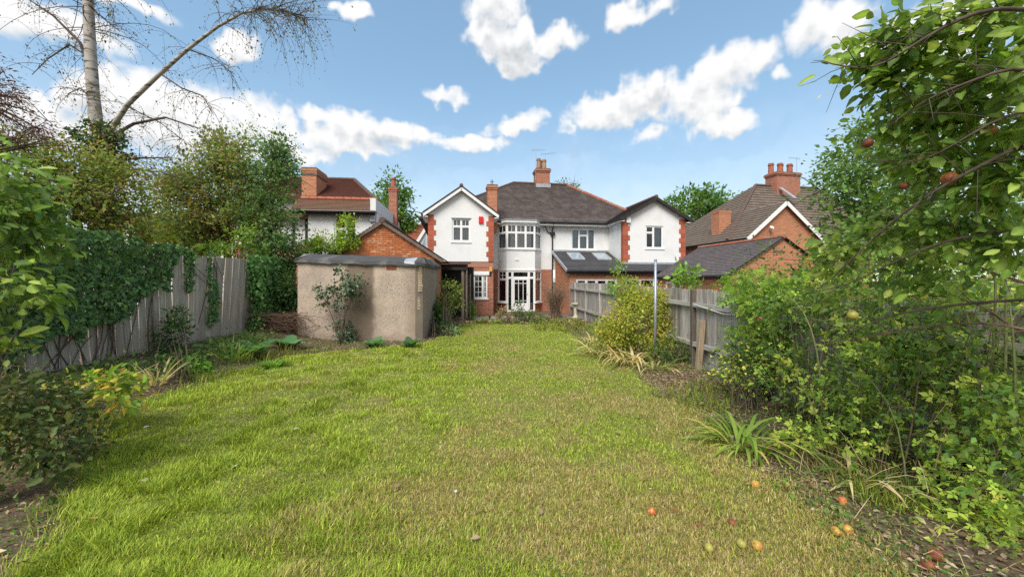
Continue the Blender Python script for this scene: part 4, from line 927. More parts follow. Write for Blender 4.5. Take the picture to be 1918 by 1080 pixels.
# ================================================================ fences
def board_meshes(mt, wd, hgt_, th, n=5):
    out = []
    for i in range(n):
        q = random.Random(i+int(wd*1000)); t0, t1 = q.uniform(-.015, .015), q.uniform(-.015, .015); w2 = wd*q.uniform(.93, 1.02)
        m_ = MB(); nz = 4; V = []
        for k in range(nz+1):
            z = hgt_*k/nz; bow = .006*q.uniform(-1, 1)
            for x, y in ((-w2/2, -th/2), (w2/2, -th/2*.6), (w2/2, th/2), (-w2/2, th/2)):
                V.append((x, y+bow, z+(t0 if x < 0 else t1)*(k == nz)))
        Fs = [(3, 2, 1, 0), tuple(range(4*nz, 4*nz+4))]+[(4*k+j, 4*k+(j+1) % 4, 4*k+4+(j+1) % 4, 4*k+4+j) for k in range(nz) for j in range(4)]
        m_.add(V, Fs); out.append(m_.mesh('board', mt))
    return out
# left: tall close boards, fanning slightly out of plumb
bm = board_meshes('board_left', .135, 2.0, .022)
def left_x(y): return -7.3-.12*max(0, y-8.3)
for (ya, yb, la, lb, label) in ((2.2, 6.55, 0, -4, 'grey upright-board fence panel nearest on the left, almost hidden by ivy'), (6.6, 11.0, -6, 7, 'weathered grey upright-board fence panel on the left, clear of ivy'), (11.1, 14.2, 5, 0, 'dark end of the left board fence beyond the ivy, beside the shed')):
    fr_ = empty('board_fence', (left_x(ya), ya, hg(left_x(ya), ya)), 0, label, 'fence', 'board fences on the left')
    y = ya; k = 0
    while y < yb:
        x = left_x(y); t_ = (y-ya)/(yb-ya); lean = R(la+(lb-la)*t_+random.uniform(-.6, .6)); z0 = hg(x, y)-.06
        top = 2.33+.04*(y-8.3)+random.uniform(-.012, .012); hh = top-z0
        o = place('board', bm[k % 5], fr_, (x-left_x(ya)+random.uniform(-.004, .004), y-ya+.5*(1)*math.sin(lean)*0, z0-hg(left_x(ya), ya)), (-lean*0+lean, 0, 0), (1, 1, hh/2.0))
        o.rotation_euler = (-lean, 0, R(90)+random.uniform(-.03, .03)); y += .146; k += 1
        o.rotation_mode = 'XYZ'; o.rotation_euler = (0, 0, R(90)); o.matrix_basis = Matrix.Translation(o.location) @ Matrix.Rotation(-lean, 4, 'X') @ Matrix.Rotation(R(90), 4, 'Z') @ Matrix.Diagonal((1, 1, hh/2.0, 1))
    for zz in (.45, 1.6):
        MB().beam((-.06, 0, zz), (left_x(yb)-left_x(ya)-.06, yb-ya, zz+.03), .05, .09).build('rail', 'rail', fr_)
# right: closeboard fence in bays with posts, rails and gravel boards
bm2 = board_meshes('board_right', .118, 1.5, .018, 6)
FA, FB = Vector((4.02, .6)), Vector((3.02, 20.1))
def rx(y): return FA.x+(FB.x-FA.x)*(y-FA.y)/(FB.y-FA.y)
ang = math.atan2(FB.y-FA.y, FB.x-FA.x)
posts = [.9, 3.2, 5.45, 7.72, 10.0, 12.2, 14.4, 16.6, 18.7, 20.1]
where = ['nearest bay of the right fence, behind the brambles', 'right fence bay behind the bramble canes and roses', 'right fence bay beside the leaning timber stake', 'right fence bay behind the steel line post', 'right fence bay behind the big yellow-green shrub',
         'right fence bay just past the yellow-green shrub', 'right fence bay behind the stone pedestal', 'right fence bay by the patio', 'short last bay of the right fence against the house']
def ftop(y): return float(np.interp(y, [0, 5, 7.7, 12, 20], [1.52, 1.55, 1.6, 1.68, 1.74]))
for i in range(len(posts)-1):
    ya, yb = posts[i], posts[i+1]; O_ = Vector((rx(ya), ya, 0)); fr_ = empty('closeboard_fence', O_, 0, 'grey weathered '+where[i], 'fence', 'bays of the right fence')
    y = ya; k = i
    while y < yb-.03:
        top = ftop(y)+random.uniform(-.015, .015); hh = top-.22
        o = place('board', bm2[k % 6], fr_, (rx(y)-O_.x+.03+random.uniform(-.003, .003), y-ya, .22)); k += 1; y += .108
        o.rotation_euler = (random.uniform(-.012, .012), 0, ang+.06); o.scale = (1, 1, hh/1.5)
    for zz, hh in ((ftop(ya)-.3, .085), (.52, .085)):
        dz = ftop(yb)-ftop(ya) if zz > 1 else 0
        MB().beam((-.025, .05, zz), (rx(yb)-O_.x-.025, yb-ya-.05, zz+dz), .06, hh).build('rail', 'rail', fr_)
    MB().beam((.03, 0, .11), (rx(yb)-O_.x+.03, yb-ya, .11), .03, .2).build('gravel_board', 'board_right', fr_)
    ph = ftop(ya)+(-.02 if i != 3 else .0)
    MB().box(-.06, .04, -.05, .05, -.1, ph).build('post', 'timber_old' if i in (3, 5) else 'board_right', fr_, bevel=.01)
# ================================================================ standing things
g = gr(1227, 676); lp = empty('washing_line_post', g, 0, 'galvanised steel washing line post standing in the right border', 'post')
MB().tube([(0, 0, -.1), (.01, 0, at(1229, 489, g.y).z-g.z)], .029, 10).build('pole', 'galvanised', lp, smooth=True)
MB().lathe([(.031, 0), (.033, .03), (.02, .05)], 10, (.01, 0, at(1229, 489, g.y).z-g.z)).build('cap', 'galvanised', lp)
MB().tube([(-.05, 0, 1.72), (.06, 0, 1.72)], .01, 6).build('line_hook', 'galvanised', lp)
g = gr(1307, 694); st_ = at(1318, 600, g.y)-g
sp_ = MB(); sp_.beam((0, 0, -.1), (st_.x, .05, st_.z), .1, .1, (0, 1, 0)); tag(sp_.build('timber_stake', 'new_stake', None, g, bevel=.008), 'short pale timber stake leaning against a right fence post', 'stake')
g = gr(1078, 596); pd = empty('stone_pedestal', g, R(20), 'small cream stone pedestal with square top on the right lawn edge', 'pedestal')
ph = at(1078, 567, g.y).z-g.z
MB().box(-.15, .15, -.15, .15, -.05, .07).build('base', 'stone_cream', pd, bevel=.015); MB().lathe([(.12, .07), (.1, .12), (.085, .2), (.095, ph*.55), (.085, ph-.16), (.12, ph-.08)], 10).build('shaft', 'stone_cream', pd)
MB().box(-.17, .17, -.17, .17, ph-.08, ph).build('top', 'stone_cream', pd, bevel=.012)
wl_ = MB(); p0, p1 = Vector((rx(7.72)-.05, 7.72, 1.32)), Vector((rx(5.4)-.1, 5.4, 1.25)); wl_.tube([p0, p0.lerp(p1, .5)-Vector((.03, 0, .08)), p1], .006, 4); tag(wl_.build('garden_wire', 'paint_white'), 'thin white cord sagging along the right fence beside the timber post', 'cord')
# ================================================================ lawn grass
def blades(name, N, yfun, mask, hmean, wmul, pal_fun, seed):
    g = np.random.default_rng(seed); y = yfun(g.random(N)); half = y*1.40+.3
    x = (g.random(N)*2-1)*np.minimum(half, 8.2); x = np.where(half > 8.2, x, x)
    k = mask(x, y, g); x, y = x[k], y[k]; n = len(x)
    tuft = vnoise(x, y, 3.3, 5); left = ss((.4-x)/3.5)*(1-ss((y-9)/3))
    h = hmean*(.55+.75*g.random(n))*(.8+.4*tuft)*(1+1.3*left*ss((tuft-.35)/.3))
    w_ = wmul*(.0012+.00058*y)*(.6+.7*g.random(n))
    cs = .24; ix, iy = np.floor(x/cs), np.floor(y/cs); jx = (np.sin(ix*12.99+iy*78.23)*43758.5) % 1; jy = (np.sin(ix*39.3+iy*11.1)*24634.6) % 1     # tussocks: blades splay from their tuft
    th = np.where(g.random(n) < .15+.4*left, np.arctan2(y-(iy+jy)*cs, x-(ix+jx)*cs)+g.normal(0, .5, n), g.random(n)*2*np.pi)
    rr_ = np.hypot(x-(ix+jx)*cs, y-(iy+jy)*cs)/cs; h = h*(1.1-.25*np.clip(rr_, 0, 1)); lean = h*(.2+1.0*g.random(n))*(.8+.3*rr_); wx = np.cos(th)*lean; wy = np.sin(th)*lean
    z0 = hgt(x, y)+.004; sx, sy = -np.sin(th)*w_, np.cos(th)*w_
    base = np.c_[x, y, z0]
    V = np.empty((n, 5, 3)); s_ = np.c_[sx, sy, 0*sx]; mid = base+np.c_[wx*.35, wy*.35, h*.6]; tip = base+np.c_[wx, wy, h*(1-.25*(lean/h)**2*.5)]
    V[:, 0] = base-s_; V[:, 1] = base+s_; V[:, 2] = mid-s_*.8; V[:, 3] = mid+s_*.8; V[:, 4] = tip
    Fc = np.array([(0, 1, 3), (0, 3, 2), (2, 3, 4)]); FF = Fc[None]+(np.arange(n)*5)[:, None, None]
    C = pal_fun(x, y, n, g)
    o = place(name, raw_mesh(name, V.reshape(-1, 3), FF.reshape(-1, 3), 'grass', np.repeat(C, 5, 0)))
    return o
GREEN = np.array([(.22, .295, .03), (.285, .35, .042), (.34, .38, .06), (.165, .245, .032)]); STRAW = np.array([(.36, .28, .12), (.29, .23, .08), (.26, .235, .065), (.41, .33, .17)])
def lawn_cols(x, y, n, g):
    dry = .55*vnoise(x, y, .9, 7)+.45*vnoise(x, y, 3.1, 8)
    dry += .22*ss((x+1.6)/2.6)*(1-ss((y-4.0)/3.0))+.20*(1-ss((y-2.2)/1.6))-.10*ss((-x-.3)/2)*(1-ss((y-8)/3))+.03
    for (bx, by, br) in ((-.5, 7.6, .5), (-.6, 11.0, .6), (.35, 3.6, .35), (1.0, 3.0, .45), (-.5, 3.1, .4)): dry += .22*np.exp(-((x-bx)**2+(y-by)**2)/br**2)
    isd = g.random(n) < ss((dry-.54)/.42)*.8
    c = np.where(isd[:, None], STRAW[g.integers(0, 4, n)], GREEN[g.integers(0, 4, n)])
    lush = ss((vnoise(x, y, 1.1, 9)-.5)/.3)[:, None]; c = c*(1-.14*lush*~isd[:, None])
    return np.clip(c*1.38*np.exp(g.normal(0, .26, (n, 1))), .01, .8)
def lawn_mask(x, y, g): return lawn_edge(x, y)+g.normal(0, .07, len(x))+np.abs(g.normal(0, .16, len(x)))*(g.random(len(x)) < .5) > 0
def ymap(a, b, p): return lambda r: (a**(1-p)+r*(b**(1-p)-a**(1-p)))**(1/(1-p))
o = blades('lawn_grass', 600000, ymap(1.9, 16.3, 1.25), lawn_mask, .033, 1.0, lawn_cols, 21)
tag(o, 'short patchy green and straw-coloured grass blades of the lawn', 'grass', kind='stuff')
# rough grass along the borders and round the far end
def rough_mask(x, y, g):
    e = lawn_edge(x, y); q = vnoise(x, y, 1.3, 12)
    right = (x > 0) & (e < .12) & (e > -.9) & (q > .52) & (y < 19); lefty = (x < 0) & (e < .1) & (e > -.8) & (q > .58) & (y < 10.5); far = (y > 13.5) & (y < 18) & (x > .8) & (x < 3)
    return (right | lefty | far) & (g.random(len(x)) < .75)
def rough_cols(x, y, n, g):
    dry = vnoise(x, y, 1.7, 14); isd = g.random(n) < np.where(y > 12, .15, ss((dry-.3)/.4)*.75)
    c = np.where(isd[:, None], STRAW[g.integers(0, 4, n)], GREEN[g.integers(0, 4, n)]*.85); return np.clip(c*(1+g.normal(0, .22, (n, 1))), .01, .8)
o = blades('border_grass', 150000, ymap(1.9, 18.5, 1.1), rough_mask, .11, 1.25, rough_cols, 22)
tag(o, 'longer unmown grass straggling along the lawn edges and borders', 'grass', kind='stuff')
# litter on the soil of the borders: dead leaves and bits of straw
def litter(name, label, N, xs, ys, size, pal, keep, tm='oval'):
    x = RNG.uniform(*xs, N); y = RNG.uniform(*ys, N)**1.0; k = keep(x, y); x, y = x[k], y[k]; n = len(x)
    P = np.c_[x, y, hgt(x, y)+.012+RNG.random(n)*.02]; A = unit(np.c_[RNG.normal(size=(n, 2)), RNG.normal(0, .2, n)]); Nn = unit(np.c_[RNG.normal(0, .35, (n, 2)), np.ones(n)])
    o = place(name, leafmesh(name, tm, P, A, Nn, size*np.exp(RNG.normal(0, .35, n)), pick_cols(pal, n), 'dry')); tag(o, label, 'leaf litter', kind='stuff')
LIT = [(2, (.15, .10, .06)), (1.5, (.09, .062, .04)), (2, (.22, .165, .10)), (.5, (.27, .22, .15)), (.8, (.08, .09, .03))]
litter('leaf_litter', 'dead leaves strewn over the soil of the left border', 16000, (-8, -2.2), (1.8, 12), .036, LIT, lambda x, y: lawn_edge(x, y) < .05)
litter('leaf_litter', 'dead leaves strewn over the soil of the right border', 16000, (1.9, 4), (1.6, 12), .034, LIT, lambda x, y: lawn_edge(x, y) < .05)
litter('leaf_litter', 'dead leaves and clippings over the bed before the houses', 3000, (-3, 3.2), (15.6, 19.5), .09, LIT, lambda x, y: lawn_edge(x, y) < .05)
litter('straw_litter', 'pale dry stalks lying flat in the right border', 2600, (2.1, 4), (1.7, 9), .15, [(1, (.30, .235, .135)), (1, (.2, .145, .085))], lambda x, y: lawn_edge(x, y) < .0, 'stem')

def lawn_bits(name, label, cat, N, size, pal, z0, patch, mt, tm='oval'):
    y = ymap(1.9, 14, 1.2)(RNG.random(N)); x = RNG.uniform(-1, 1, N)*np.minimum(y*1.4, 6); k = (lawn_edge(x, y) > .05) & (vnoise(x, y, 2.1, patch) > .62); x, y = x[k], y[k]; n = len(x)
    P = np.c_[x, y, hgt(x, y)+z0+RNG.random(n)*.02]; A = unit(np.c_[RNG.normal(size=(n, 2)), RNG.normal(.1, .3, n)]); Nn = unit(np.c_[RNG.normal(0, .4, (n, 2)), np.ones(n)])
    o = place(name, leafmesh(name, tm, P, A, Nn, size*np.exp(RNG.normal(0, .35, n)), pick_cols(pal, n), mt)); tag(o, label, cat, kind='stuff')
lawn_bits('lawn_weeds', 'clover and small broad-leaved weeds growing through the lawn', 'weeds', 9000, .022, [(2, (.07, .13, .03)), (1, (.1, .16, .045))], .02, 41, 'leaf')
lawn_bits('lawn_debris', 'bits of dead leaf and dry stalk caught in the lawn', 'debris', 5000, .026, [(2, (.16, .11, .06)), (1, (.26, .2, .12)), (1, (.07, .045, .03))], .022, 42, 'dry', 'narrow')
WEED = [(2, (.08, .15, .03)), (1, (.13, .2, .04)), (1, (.05, .1, .03)), (.6, (.2, .2, .06))]
def weeds(name, label, N, xs, ys, size, keep):
    x = RNG.uniform(*xs, N); y = RNG.uniform(*ys, N); k = keep(x, y); x, y = x[k], y[k]; n = len(x)
    P = np.c_[x, y, hgt(x, y)+.01+RNG.random(n)**2*.09]; A = unit(np.c_[RNG.normal(size=(n, 2)), RNG.normal(.5, .3, n)]); Nn = unit(np.c_[RNG.normal(0, .3, (n, 2)), np.ones(n)])
    o = place(name, leafmesh(name, 'oval', P, A, Nn, size*np.exp(RNG.normal(0, .35, n)), pick_cols(WEED, n))); tag(o, label, 'weeds', kind='stuff')
weeds('weeds', 'low green weeds creeping over the soil of the left border', 45000, (-7.4, -2.4), (1.9, 11), .021, lambda x, y: (lawn_edge(x, y) < .12) & (vnoise(x, y, 1.6, 31) > .47+.02*ss((-x-4.6)/1.2)))
weeds('weeds', 'low green weeds creeping over the soil of the right border', 36000, (1.9, 4), (1.7, 14), .024, lambda x, y: (lawn_edge(x, y) < .12) & (vnoise(x, y, 1.6, 32) > .42))
# ================================================================ trees
V3 = Vector
DG = (.036, .075, .026); MG = (.05, .105, .025); BG = (.10, .185, .028); YG = (.19, .255, .035); YL = (.42, .33, .04); OR_ = (.45, .22, .05); OL = (.085, .10, .03); BR = (.16, .095, .055)
# birch with a long arching limb
BY = 10.5
b0 = at(196, 470, BY); b0.z = hg(b0.x, b0.y)
br = empty('birch_tree', b0, 0, 'tall silver birch with pale trunk, ivy-clad foot and one long arching limb', 'tree')
def rel(px, py, Y=BY): return at(px, py, Y)-b0
tr_ = MB(); tr_.tube([V3((0, 0, -.1)), rel(195, 400), rel(190, 320), rel(182, 250), rel(174, 170), rel(169, 90), rel(165, 0), rel(160, -140), rel(158, -320)], [.28, .24, .2, .155, .135, .125, .115, .1, .08], 12)
tr_.build('trunk', 'birch', br, smooth=True)
lb = MB(); limb = [rel(200, 262), rel(212, 236, 10.4), rel(240, 195, 10.2), rel(300, 138, 10), rel(352, 92, 9.9), rel(408, 50, 9.8), rel(455, 24, 9.8), rel(490, 18, 9.8), rel(535, 22, 9.8), rel(575, 38, 9.8)]
lb.tube(limb, [.08, .066, .056, .048, .042, .034, .026, .02, .013, .007], 9); lb.build('limb', 'birch', br, smooth=True)
tw = MB(); LP, LA = [], []
def twig(p, d, L, r, droop, n=6, leaves=8, gap=.02):
    pts = [p]; d = V3(d).normalized()
    for i in range(n):
        d = (d+V3((random.gauss(0, .12), random.gauss(0, .12), -droop*(i+1)/n))).normalized(); pts.append(pts[-1]+d*L/n)
    tw.tube(pts, [r*(1-.85*i/n) for i in range(n+1)], 4)
    for i in range(leaves):
        q = pts[random.randint(max(1, n//3), n)]+V3(RNG.normal(size=3))*.05; LP.append(q); LA.append(V3((random.gauss(0, .5)+.3, random.gauss(0, .5), -.8)))
    return pts
for (pts, r) in (([(172, 130), (150, 80), (100, 30), (48, -5)], .05), ([(172, 110), (130, 84), (90, 110), (60, 140)], .03), ([(178, 190), (150, 165), (128, 175)], .025), ([(205, 258), (250, 232), (310, 220), (370, 240)], .05), ([(214, 300), (260, 296), (320, 295)], .04), ([(200, 320), (250, 318), (300, 322), (340, 335)], .03),
                 ([(166, 10), (200, 40), (225, 60)], .02), ([(300, 138), (340, 165), (380, 180), (400, 215)], .025), ([(352, 92), (400, 110), (440, 140)], .02), ([(195, 240), (240, 200), (300, 230), (380, 290)], .02)):
    P_ = [rel(x, y, BY+random.uniform(-.3, .5)) for x, y in pts]; tw.tube(P_, [r*(1-.7*i/(len(P_)-1)) for i in range(len(P_))], 6)
    for k in range(26):
        i = random.randrange(len(P_)-1); p = P_[i].lerp(P_[i+1], random.random()); twig(p, (random.gauss(.1, .6), random.gauss(0, .6), random.gauss(.1, .4)), random.uniform(.5, 1.5), .007, .5, leaves=9)
for k in range(150):                                             # curtain of hanging twigs at the limb's end
    i = random.choice((5, 6, 6, 7, 7, 7, 8, 8, 8, 8)); p = limb[i].lerp(limb[i+1], random.random()); up_ = random.random() < .25
    twig(p, (random.gauss(.3, .6), random.gauss(0, .6), random.uniform(.2, 1.0) if up_ else random.uniform(-.4, .5)), random.uniform(.5, 1.9), .007, .1 if up_ else .75, leaves=11)
for k in range(110):                                             # sparse crown above and around the stem
    i = random.uniform(.0, 1); p = rel(165-(i*6), 60-i*330); s_ = random.choice((-1, 1))
    twig(p, (s_*random.uniform(.4, 1), random.gauss(0, .6), random.uniform(-.1, .6)), random.uniform(1.2, 3.4), .014, .45, 8, leaves=26)
tw.build('twigs', 'bark_brown', br)
n = len(LP); P = np.array([tuple(q) for q in LP]); A = unit(np.array([tuple(q) for q in LA])); 
put_leaves(br, 'oval', P, A, unit(RNG.normal(size=(n, 3))), .05*np.exp(RNG.normal(0, .25, n)), pick_cols([(2, (.075, .08, .035)), (1, (.11, .105, .04)), (1, (.12, .07, .04))], n), name='crown')
# big mixed shrub tree behind the left fence
def wc(px, py, Y): return tuple(at(px, py, Y))
E = lambda px, py, Y, rx_, ry_, rz_, w_=1: (wc(px, py, Y), (rx_, ry_, rz_), w_)
SP = [(2, (.105, .155, .045)), (2.4, (.14, .19, .05)), (1.4, (.19, .205, .06)), (.7, (.19, .13, .07)), (.3, (.30, .27, .065))]
plant('mixed_shrub_tree', 'large bushy tree with olive and brownish leaves behind the ivy-free fence panel', 'tree', (at(430, 500, 13.5).x, 13.5, .2), [E(400, 380, 13.5, 1.9, 1.4, 1.7, 2), E(455, 320, 13.5, 1.4, 1.2, 1.2, 1), E(360, 410, 13.2, 1.5, 1, 1.3, 1.1), E(430, 430, 13, 2.1, 1, 1.0, 1.2), E(330, 360, 13.2, .6, .6, .6, .4), E(430, 270, 13.5, .8, .7, .5, .3)],
      24000, .10, SP, clumps=260, cr=.34, nst=90, sr=.045, bark='twig_dry', trunk=([(at(430, 500, 13.5).x, 13.5, .1), wc(425, 440, 13.5), wc(415, 380, 13.5), wc(410, 340, 13.5)], .14, .07), foliage='crown', shell=.5, wind=(.25, 0, .1))
plant('holm_tree', 'dark green leafy tree right of the olive shrub, beside the white house', 'tree', (at(505, 500, 13.2).x, 13.2, .2), [E(505, 350, 13.2, .95, .9, 1.2, 1), E(500, 420, 12.9, 1.0, .9, 1.2, 1), E(520, 300, 13.3, .5, .5, .5, .35), E(520, 470, 12.8, .75, .6, .6, .5)],
      9000, .10, [(2, (.06, .11, .04)), (2, (.08, .145, .05)), (1, (.13, .2, .07))], clumps=110, cr=.3, nst=40, sr=.035, trunk=([(at(505, 500, 13.2).x, 13.2, .1), wc(505, 440, 13.2), wc(507, 370, 13.2), wc(510, 320, 13.2)], .12, .05), foliage='crown')
plant('yellowing_shrub', 'low shrub with yellowing leaves poking over the fence at left of the olive tree', 'shrub', (at(300, 500, 11).x, 11, .3), [E(295, 440, 11, .55, .4, .3, 1), E(270, 445, 10.8, .35, .3, .25, .6)], 900, .09, [(2, (.30, .26, .04)), (2, YG), (1, MG)], clumps=26, cr=.16, nst=12)
plant('climber_shoots', 'bright green leafy shoots over the top of the clear fence panel', 'climber', (at(440, 540, 11.2).x, 11.3, .4), [E(450, 445, 11.2, .45, .2, .3, 1), E(400, 465, 11.2, .6, .2, .15, .8), E(490, 470, 11.4, .4, .2, .2, .6)], 900, .09, [(2, BG), (2, YG), (1, MG)], clumps=34, cr=.12, nst=16, sr=.008)
# olive mass round the birch foot, and copper branches at the left edge
plant('hedge_tree', 'dense olive hedge tree round the birch foot, above the ivy', 'tree', (at(150, 560, 9).x, 9.4, .3), [E(110, 370, 9.2, 1.7, .8, 1.1, 1.5), E(210, 375, 9.4, .75, .7, .9, .8), E(20, 330, 8.8, 1.2, .8, .9, 1), E(150, 300, 9.2, .6, .5, .4, .3)],
      14000, .085, [(3, (.14, .155, .042)), (2, (.10, .17, .04)), (1.3, (.2, .21, .055)), (.5, BR)], clumps=150, cr=.3, nst=40, sr=.03, trunk=([(at(150, 560, 9).x, 9.4, .2), wc(150, 450, 9.4), wc(140, 380, 9.2)], .12, .06), foliage='crown', wind=(.3, 0, .15), fork=.2)
plant('ivy_column', 'ivy and brown dead twigs clothing the foot of the birch', 'climber', (b0.x, b0.y-.2, b0.z), [E(192, 300, 10.2, .38, .3, .7, 1), E(197, 400, 10.2, .4, .3, .7, 1), E(190, 255, 10.2, .55, .3, .35, .5)], 3600, .085, [(3, DG), (1.5, OL), (1.3, BR)], tm='ivy', clumps=70, cr=.17, nst=24, mt='leaf_glossy')
cop = [(2, (.075, .032, .03)), (1, (.11, .05, .04)), (1, (.06, .045, .03))]
plant('copper_tree', 'purple-brown branches of a copper-leaved tree reaching in at the left edge', 'tree', (-8.8, 6.1, .3), [E(20, 195, 6, .35, .3, .16, 1), E(45, 235, 6, .5, .3, .12, 1), E(70, 262, 6, .55, .3, .08, .8), E(-40, 150, 6, .7, .5, .6, 1.2), E(10, 160, 6, .3, .3, .1, .5)], 2600, .055, cop, tm='narrow', clumps=60, cr=.13, nst=34, sr=.02,
      trunk=([(-8.8, 6.1, .3), (-8.75, 6.1, 2.0), (-8.6, 6.0, 3.6), (-8.5, 6, 4.6)], .11, .05), foliage='crown', wind=(.8, 0, -.35))
# trees behind the roofs
plant('background_tree', 'rounded green tree behind the thin chimney of the white house', 'tree', (at(732, 500, 34).x, 34, 0), [E(730, 395, 34, 2.0, 1.8, 2.3, 1), E(735, 355, 34, 1.2, 1, 1.0, .4), E(745, 430, 34, 1.5, 1, 1.2, .5)], 5200, .27, [(2, BG), (2, MG), (1, (.075, .14, .03))], clumps=90, cr=.6, nst=24, sr=.06, trunk=([(at(732, 500, 34).x, 34, 0), wc(732, 440, 34), wc(732, 390, 34)], .3, .12), foliage='crown')
plant('background_tree', 'wind-tossed green tree between the right gable and the brown roof', 'tree', (at(1310, 500, 38).x, 38, 0), [E(1300, 395, 38, 3.0, 2, 2.0, 1), E(1340, 388, 39, 2.2, 2, 1.3, .6), E(1300, 430, 38, 2.6, 2, 2, .6)], 5600, .30, [(2, MG), (2, BG), (1, (.07, .12, .03))], clumps=100, cr=.65, nst=24, sr=.07, trunk=([(at(1310, 500, 38).x, 38, 0), wc(1308, 440, 38), wc(1305, 400, 38)], .3, .12), foliage='crown', wind=(.3, 0, .5))
plant('background_tree', 'wispy treetop just showing behind the main roof ridge', 'tree', (at(1050, 500, 42).x, 42, 0), [E(1055, 352, 42, 1.6, 1, .7, 1)], 500, .2, [(1, OL), (1, MG)], clumps=26, cr=.4, nst=16, sr=.05, trunk=([(at(1050, 500, 42).x, 42, 0), wc(1052, 400, 42), wc(1054, 365, 42)], .25, .08), foliage='crown')
# ================================================================ shrubs and border plants
def sh(name, label, px, py, ells, *a, cat='shrub', dy=0, **k):
    b_ = gr(px, py); b_.y += dy; b_.z = hg(b_.x, b_.y)
    return plant(name, label, cat, b_, ells, *a, **k)
plant('acer_shrub', 'bright yellow-green small tree behind the left half of the shed roof', 'shrub', (-6.85, 13.9, 0), [E(620, 455, 13.9, .7, .4, .25, 1.2), E(645, 425, 13.9, .38, .35, .4, .9), E(590, 462, 13.9, .45, .3, .18, .7), E(655, 455, 13.9, .35, .25, .2, .7), E(580, 480, 13.7, .4, .3, .25, .6)], 5200, .075, [(2, (.22, .28, .035)), (2, (.17, .25, .03)), (1, BG)], clumps=84, cr=.17, nst=30, sr=.018)
plant('screen_hedge', 'dark evergreen hedge between the left fence and the shed', 'hedge', (-7.3, 12.6, .1), [((-7.4, 12.4, 1.3), (.7, .7, 1.2), 1), ((-6.9, 12.3, 1.6), (.35, .5, .9), .7), ((-7.9, 12.6, 1.6), (.6, .6, 1.1), .8)], 5200, .085, [(3, DG), (2, (.04, .08, .025)), (1, (.08, .13, .04))], clumps=80, cr=.25, nst=24)
HOL = [(3, (.028, .055, .026)), (2, (.05, .085, .04)), (1, (.11, .145, .09))]
sh('holly_bush', 'dark glossy holly growing against the stained shed wall', 640, 645, [E(640, 560, 11.1, .5, .25, .55, 1.2), E(665, 535, 11.1, .38, .22, .3, .8), E(615, 545, 11.1, .35, .2, .3, .7), E(640, 515, 11.1, .18, .15, .15, .25), E(640, 622, 11.1, .5, .25, .28, 1.3), E(606, 568, 11.1, .16, .15, .16, .25)], 1500, .075, HOL, clumps=60, cr=.12, nst=12, sr=.013, mt='leaf_glossy', tm='ivy', shell=.25, spread=.015)
def rosette(name, label, px, py, n, L, pal, tm='hosta', cat='plant', up=(.35, .9), mt='leaf', group=None, indiv=None, r0=.04, dz=0, wide=.2):
    """leaves fanning out of one crown"""
    b_ = gr(px, py); root = empty(name, b_, 0, label, cat, group)
    th = np.linspace(0, 2*np.pi, n, endpoint=False)+RNG.normal(0, .3, n); upv = RNG.uniform(*up, n)
    A = unit(np.c_[np.cos(th), np.sin(th), upv]); P = np.c_[np.cos(th)*r0, np.sin(th)*r0, 0*th+.0+dz]+np.array(b_)
    P[:, :2] += RNG.normal(0, r0*.5, (n, 2))
    Nn = unit(np.c_[-np.cos(th)*upv, -np.sin(th)*upv, np.ones(n)])
    S = L*np.exp(RNG.normal(0, wide, n)); C = pick_cols(pal, n, .18)
    put_leaves(root, tm, P, A, Nn, S, C, mt, n if indiv is None else indiv, np.array(b_), 'foliage')
    return root
HG = [(2, (.075, .16, .06)), (1, (.11, .21, .085)), (1, (.055, .12, .06))]
for (px, py, n, L, lab) in ((470, 655, 22, .38, 'blue-green comfrey clump beside the fence end'), (540, 655, 24, .38, 'blue-green broad-leaved clump at the left corner of the shed'), (700, 650, 34, .26, 'low leafy clump under the right half of the shed wall'), (768, 650, 12, .36, 'hosta with few broad leaves at the right end of the shed wall')):
    rosette('hosta_plant', lab, px, py, n, L, HG, group='broad-leaved plants along the shed')
rosette('lush_plant', 'bright green bushy plant in the left border before the shed', 512, 688, 60, .3, [(2, BG), (2, (.08, .17, .03))], tm='frond', up=(.4, 2.5), r0=.08, cat='plant')
sh('box_shrub', 'upright dark shrub in front of the clear left fence panel', 330, 700, [E(325, 630, 7.9, .28, .25, .4, 1), E(335, 600, 7.9, .2, .2, .25, .5), E(340, 670, 7.7, .28, .25, .25, .8)], 1700, .06, [(2, DG), (2, MG), (1, (.08, .12, .04))], clumps=50, cr=.12, nst=18, sr=.012, cat='shrub')
sh('foxglove_plant', 'low bright green leafy plant at the foot of the left bank', 360, 720, [E(360, 695, 7.2, .35, .25, .12, 1), E(335, 690, 7.4, .25, .2, .15, .5)], 420, .12, [(2, (.07, .155, .035)), (1, BG)], clumps=24, cr=.1, nst=10, sr=.008, cat='plant')
IRIS = [(2, (.09, .15, .035)), (1, (.32, .27, .12)), (1, (.06, .12, .03))]
rosette('iris_clump', 'upright strap-leaved clump at the end of the left fence', 440, 655, 40, .62, IRIS, tm='strap_up', up=(.8, 3), r0=.12, cat='plant')
rosette('iris_clump', 'dry straw-coloured strap leaves against the left fence boards', 290, 695, 34, .55, [(2, (.35, .29, .15)), (1, (.1, .15, .04))], tm='strap_up', up=(.6, 2.5), r0=.12, cat='plant')
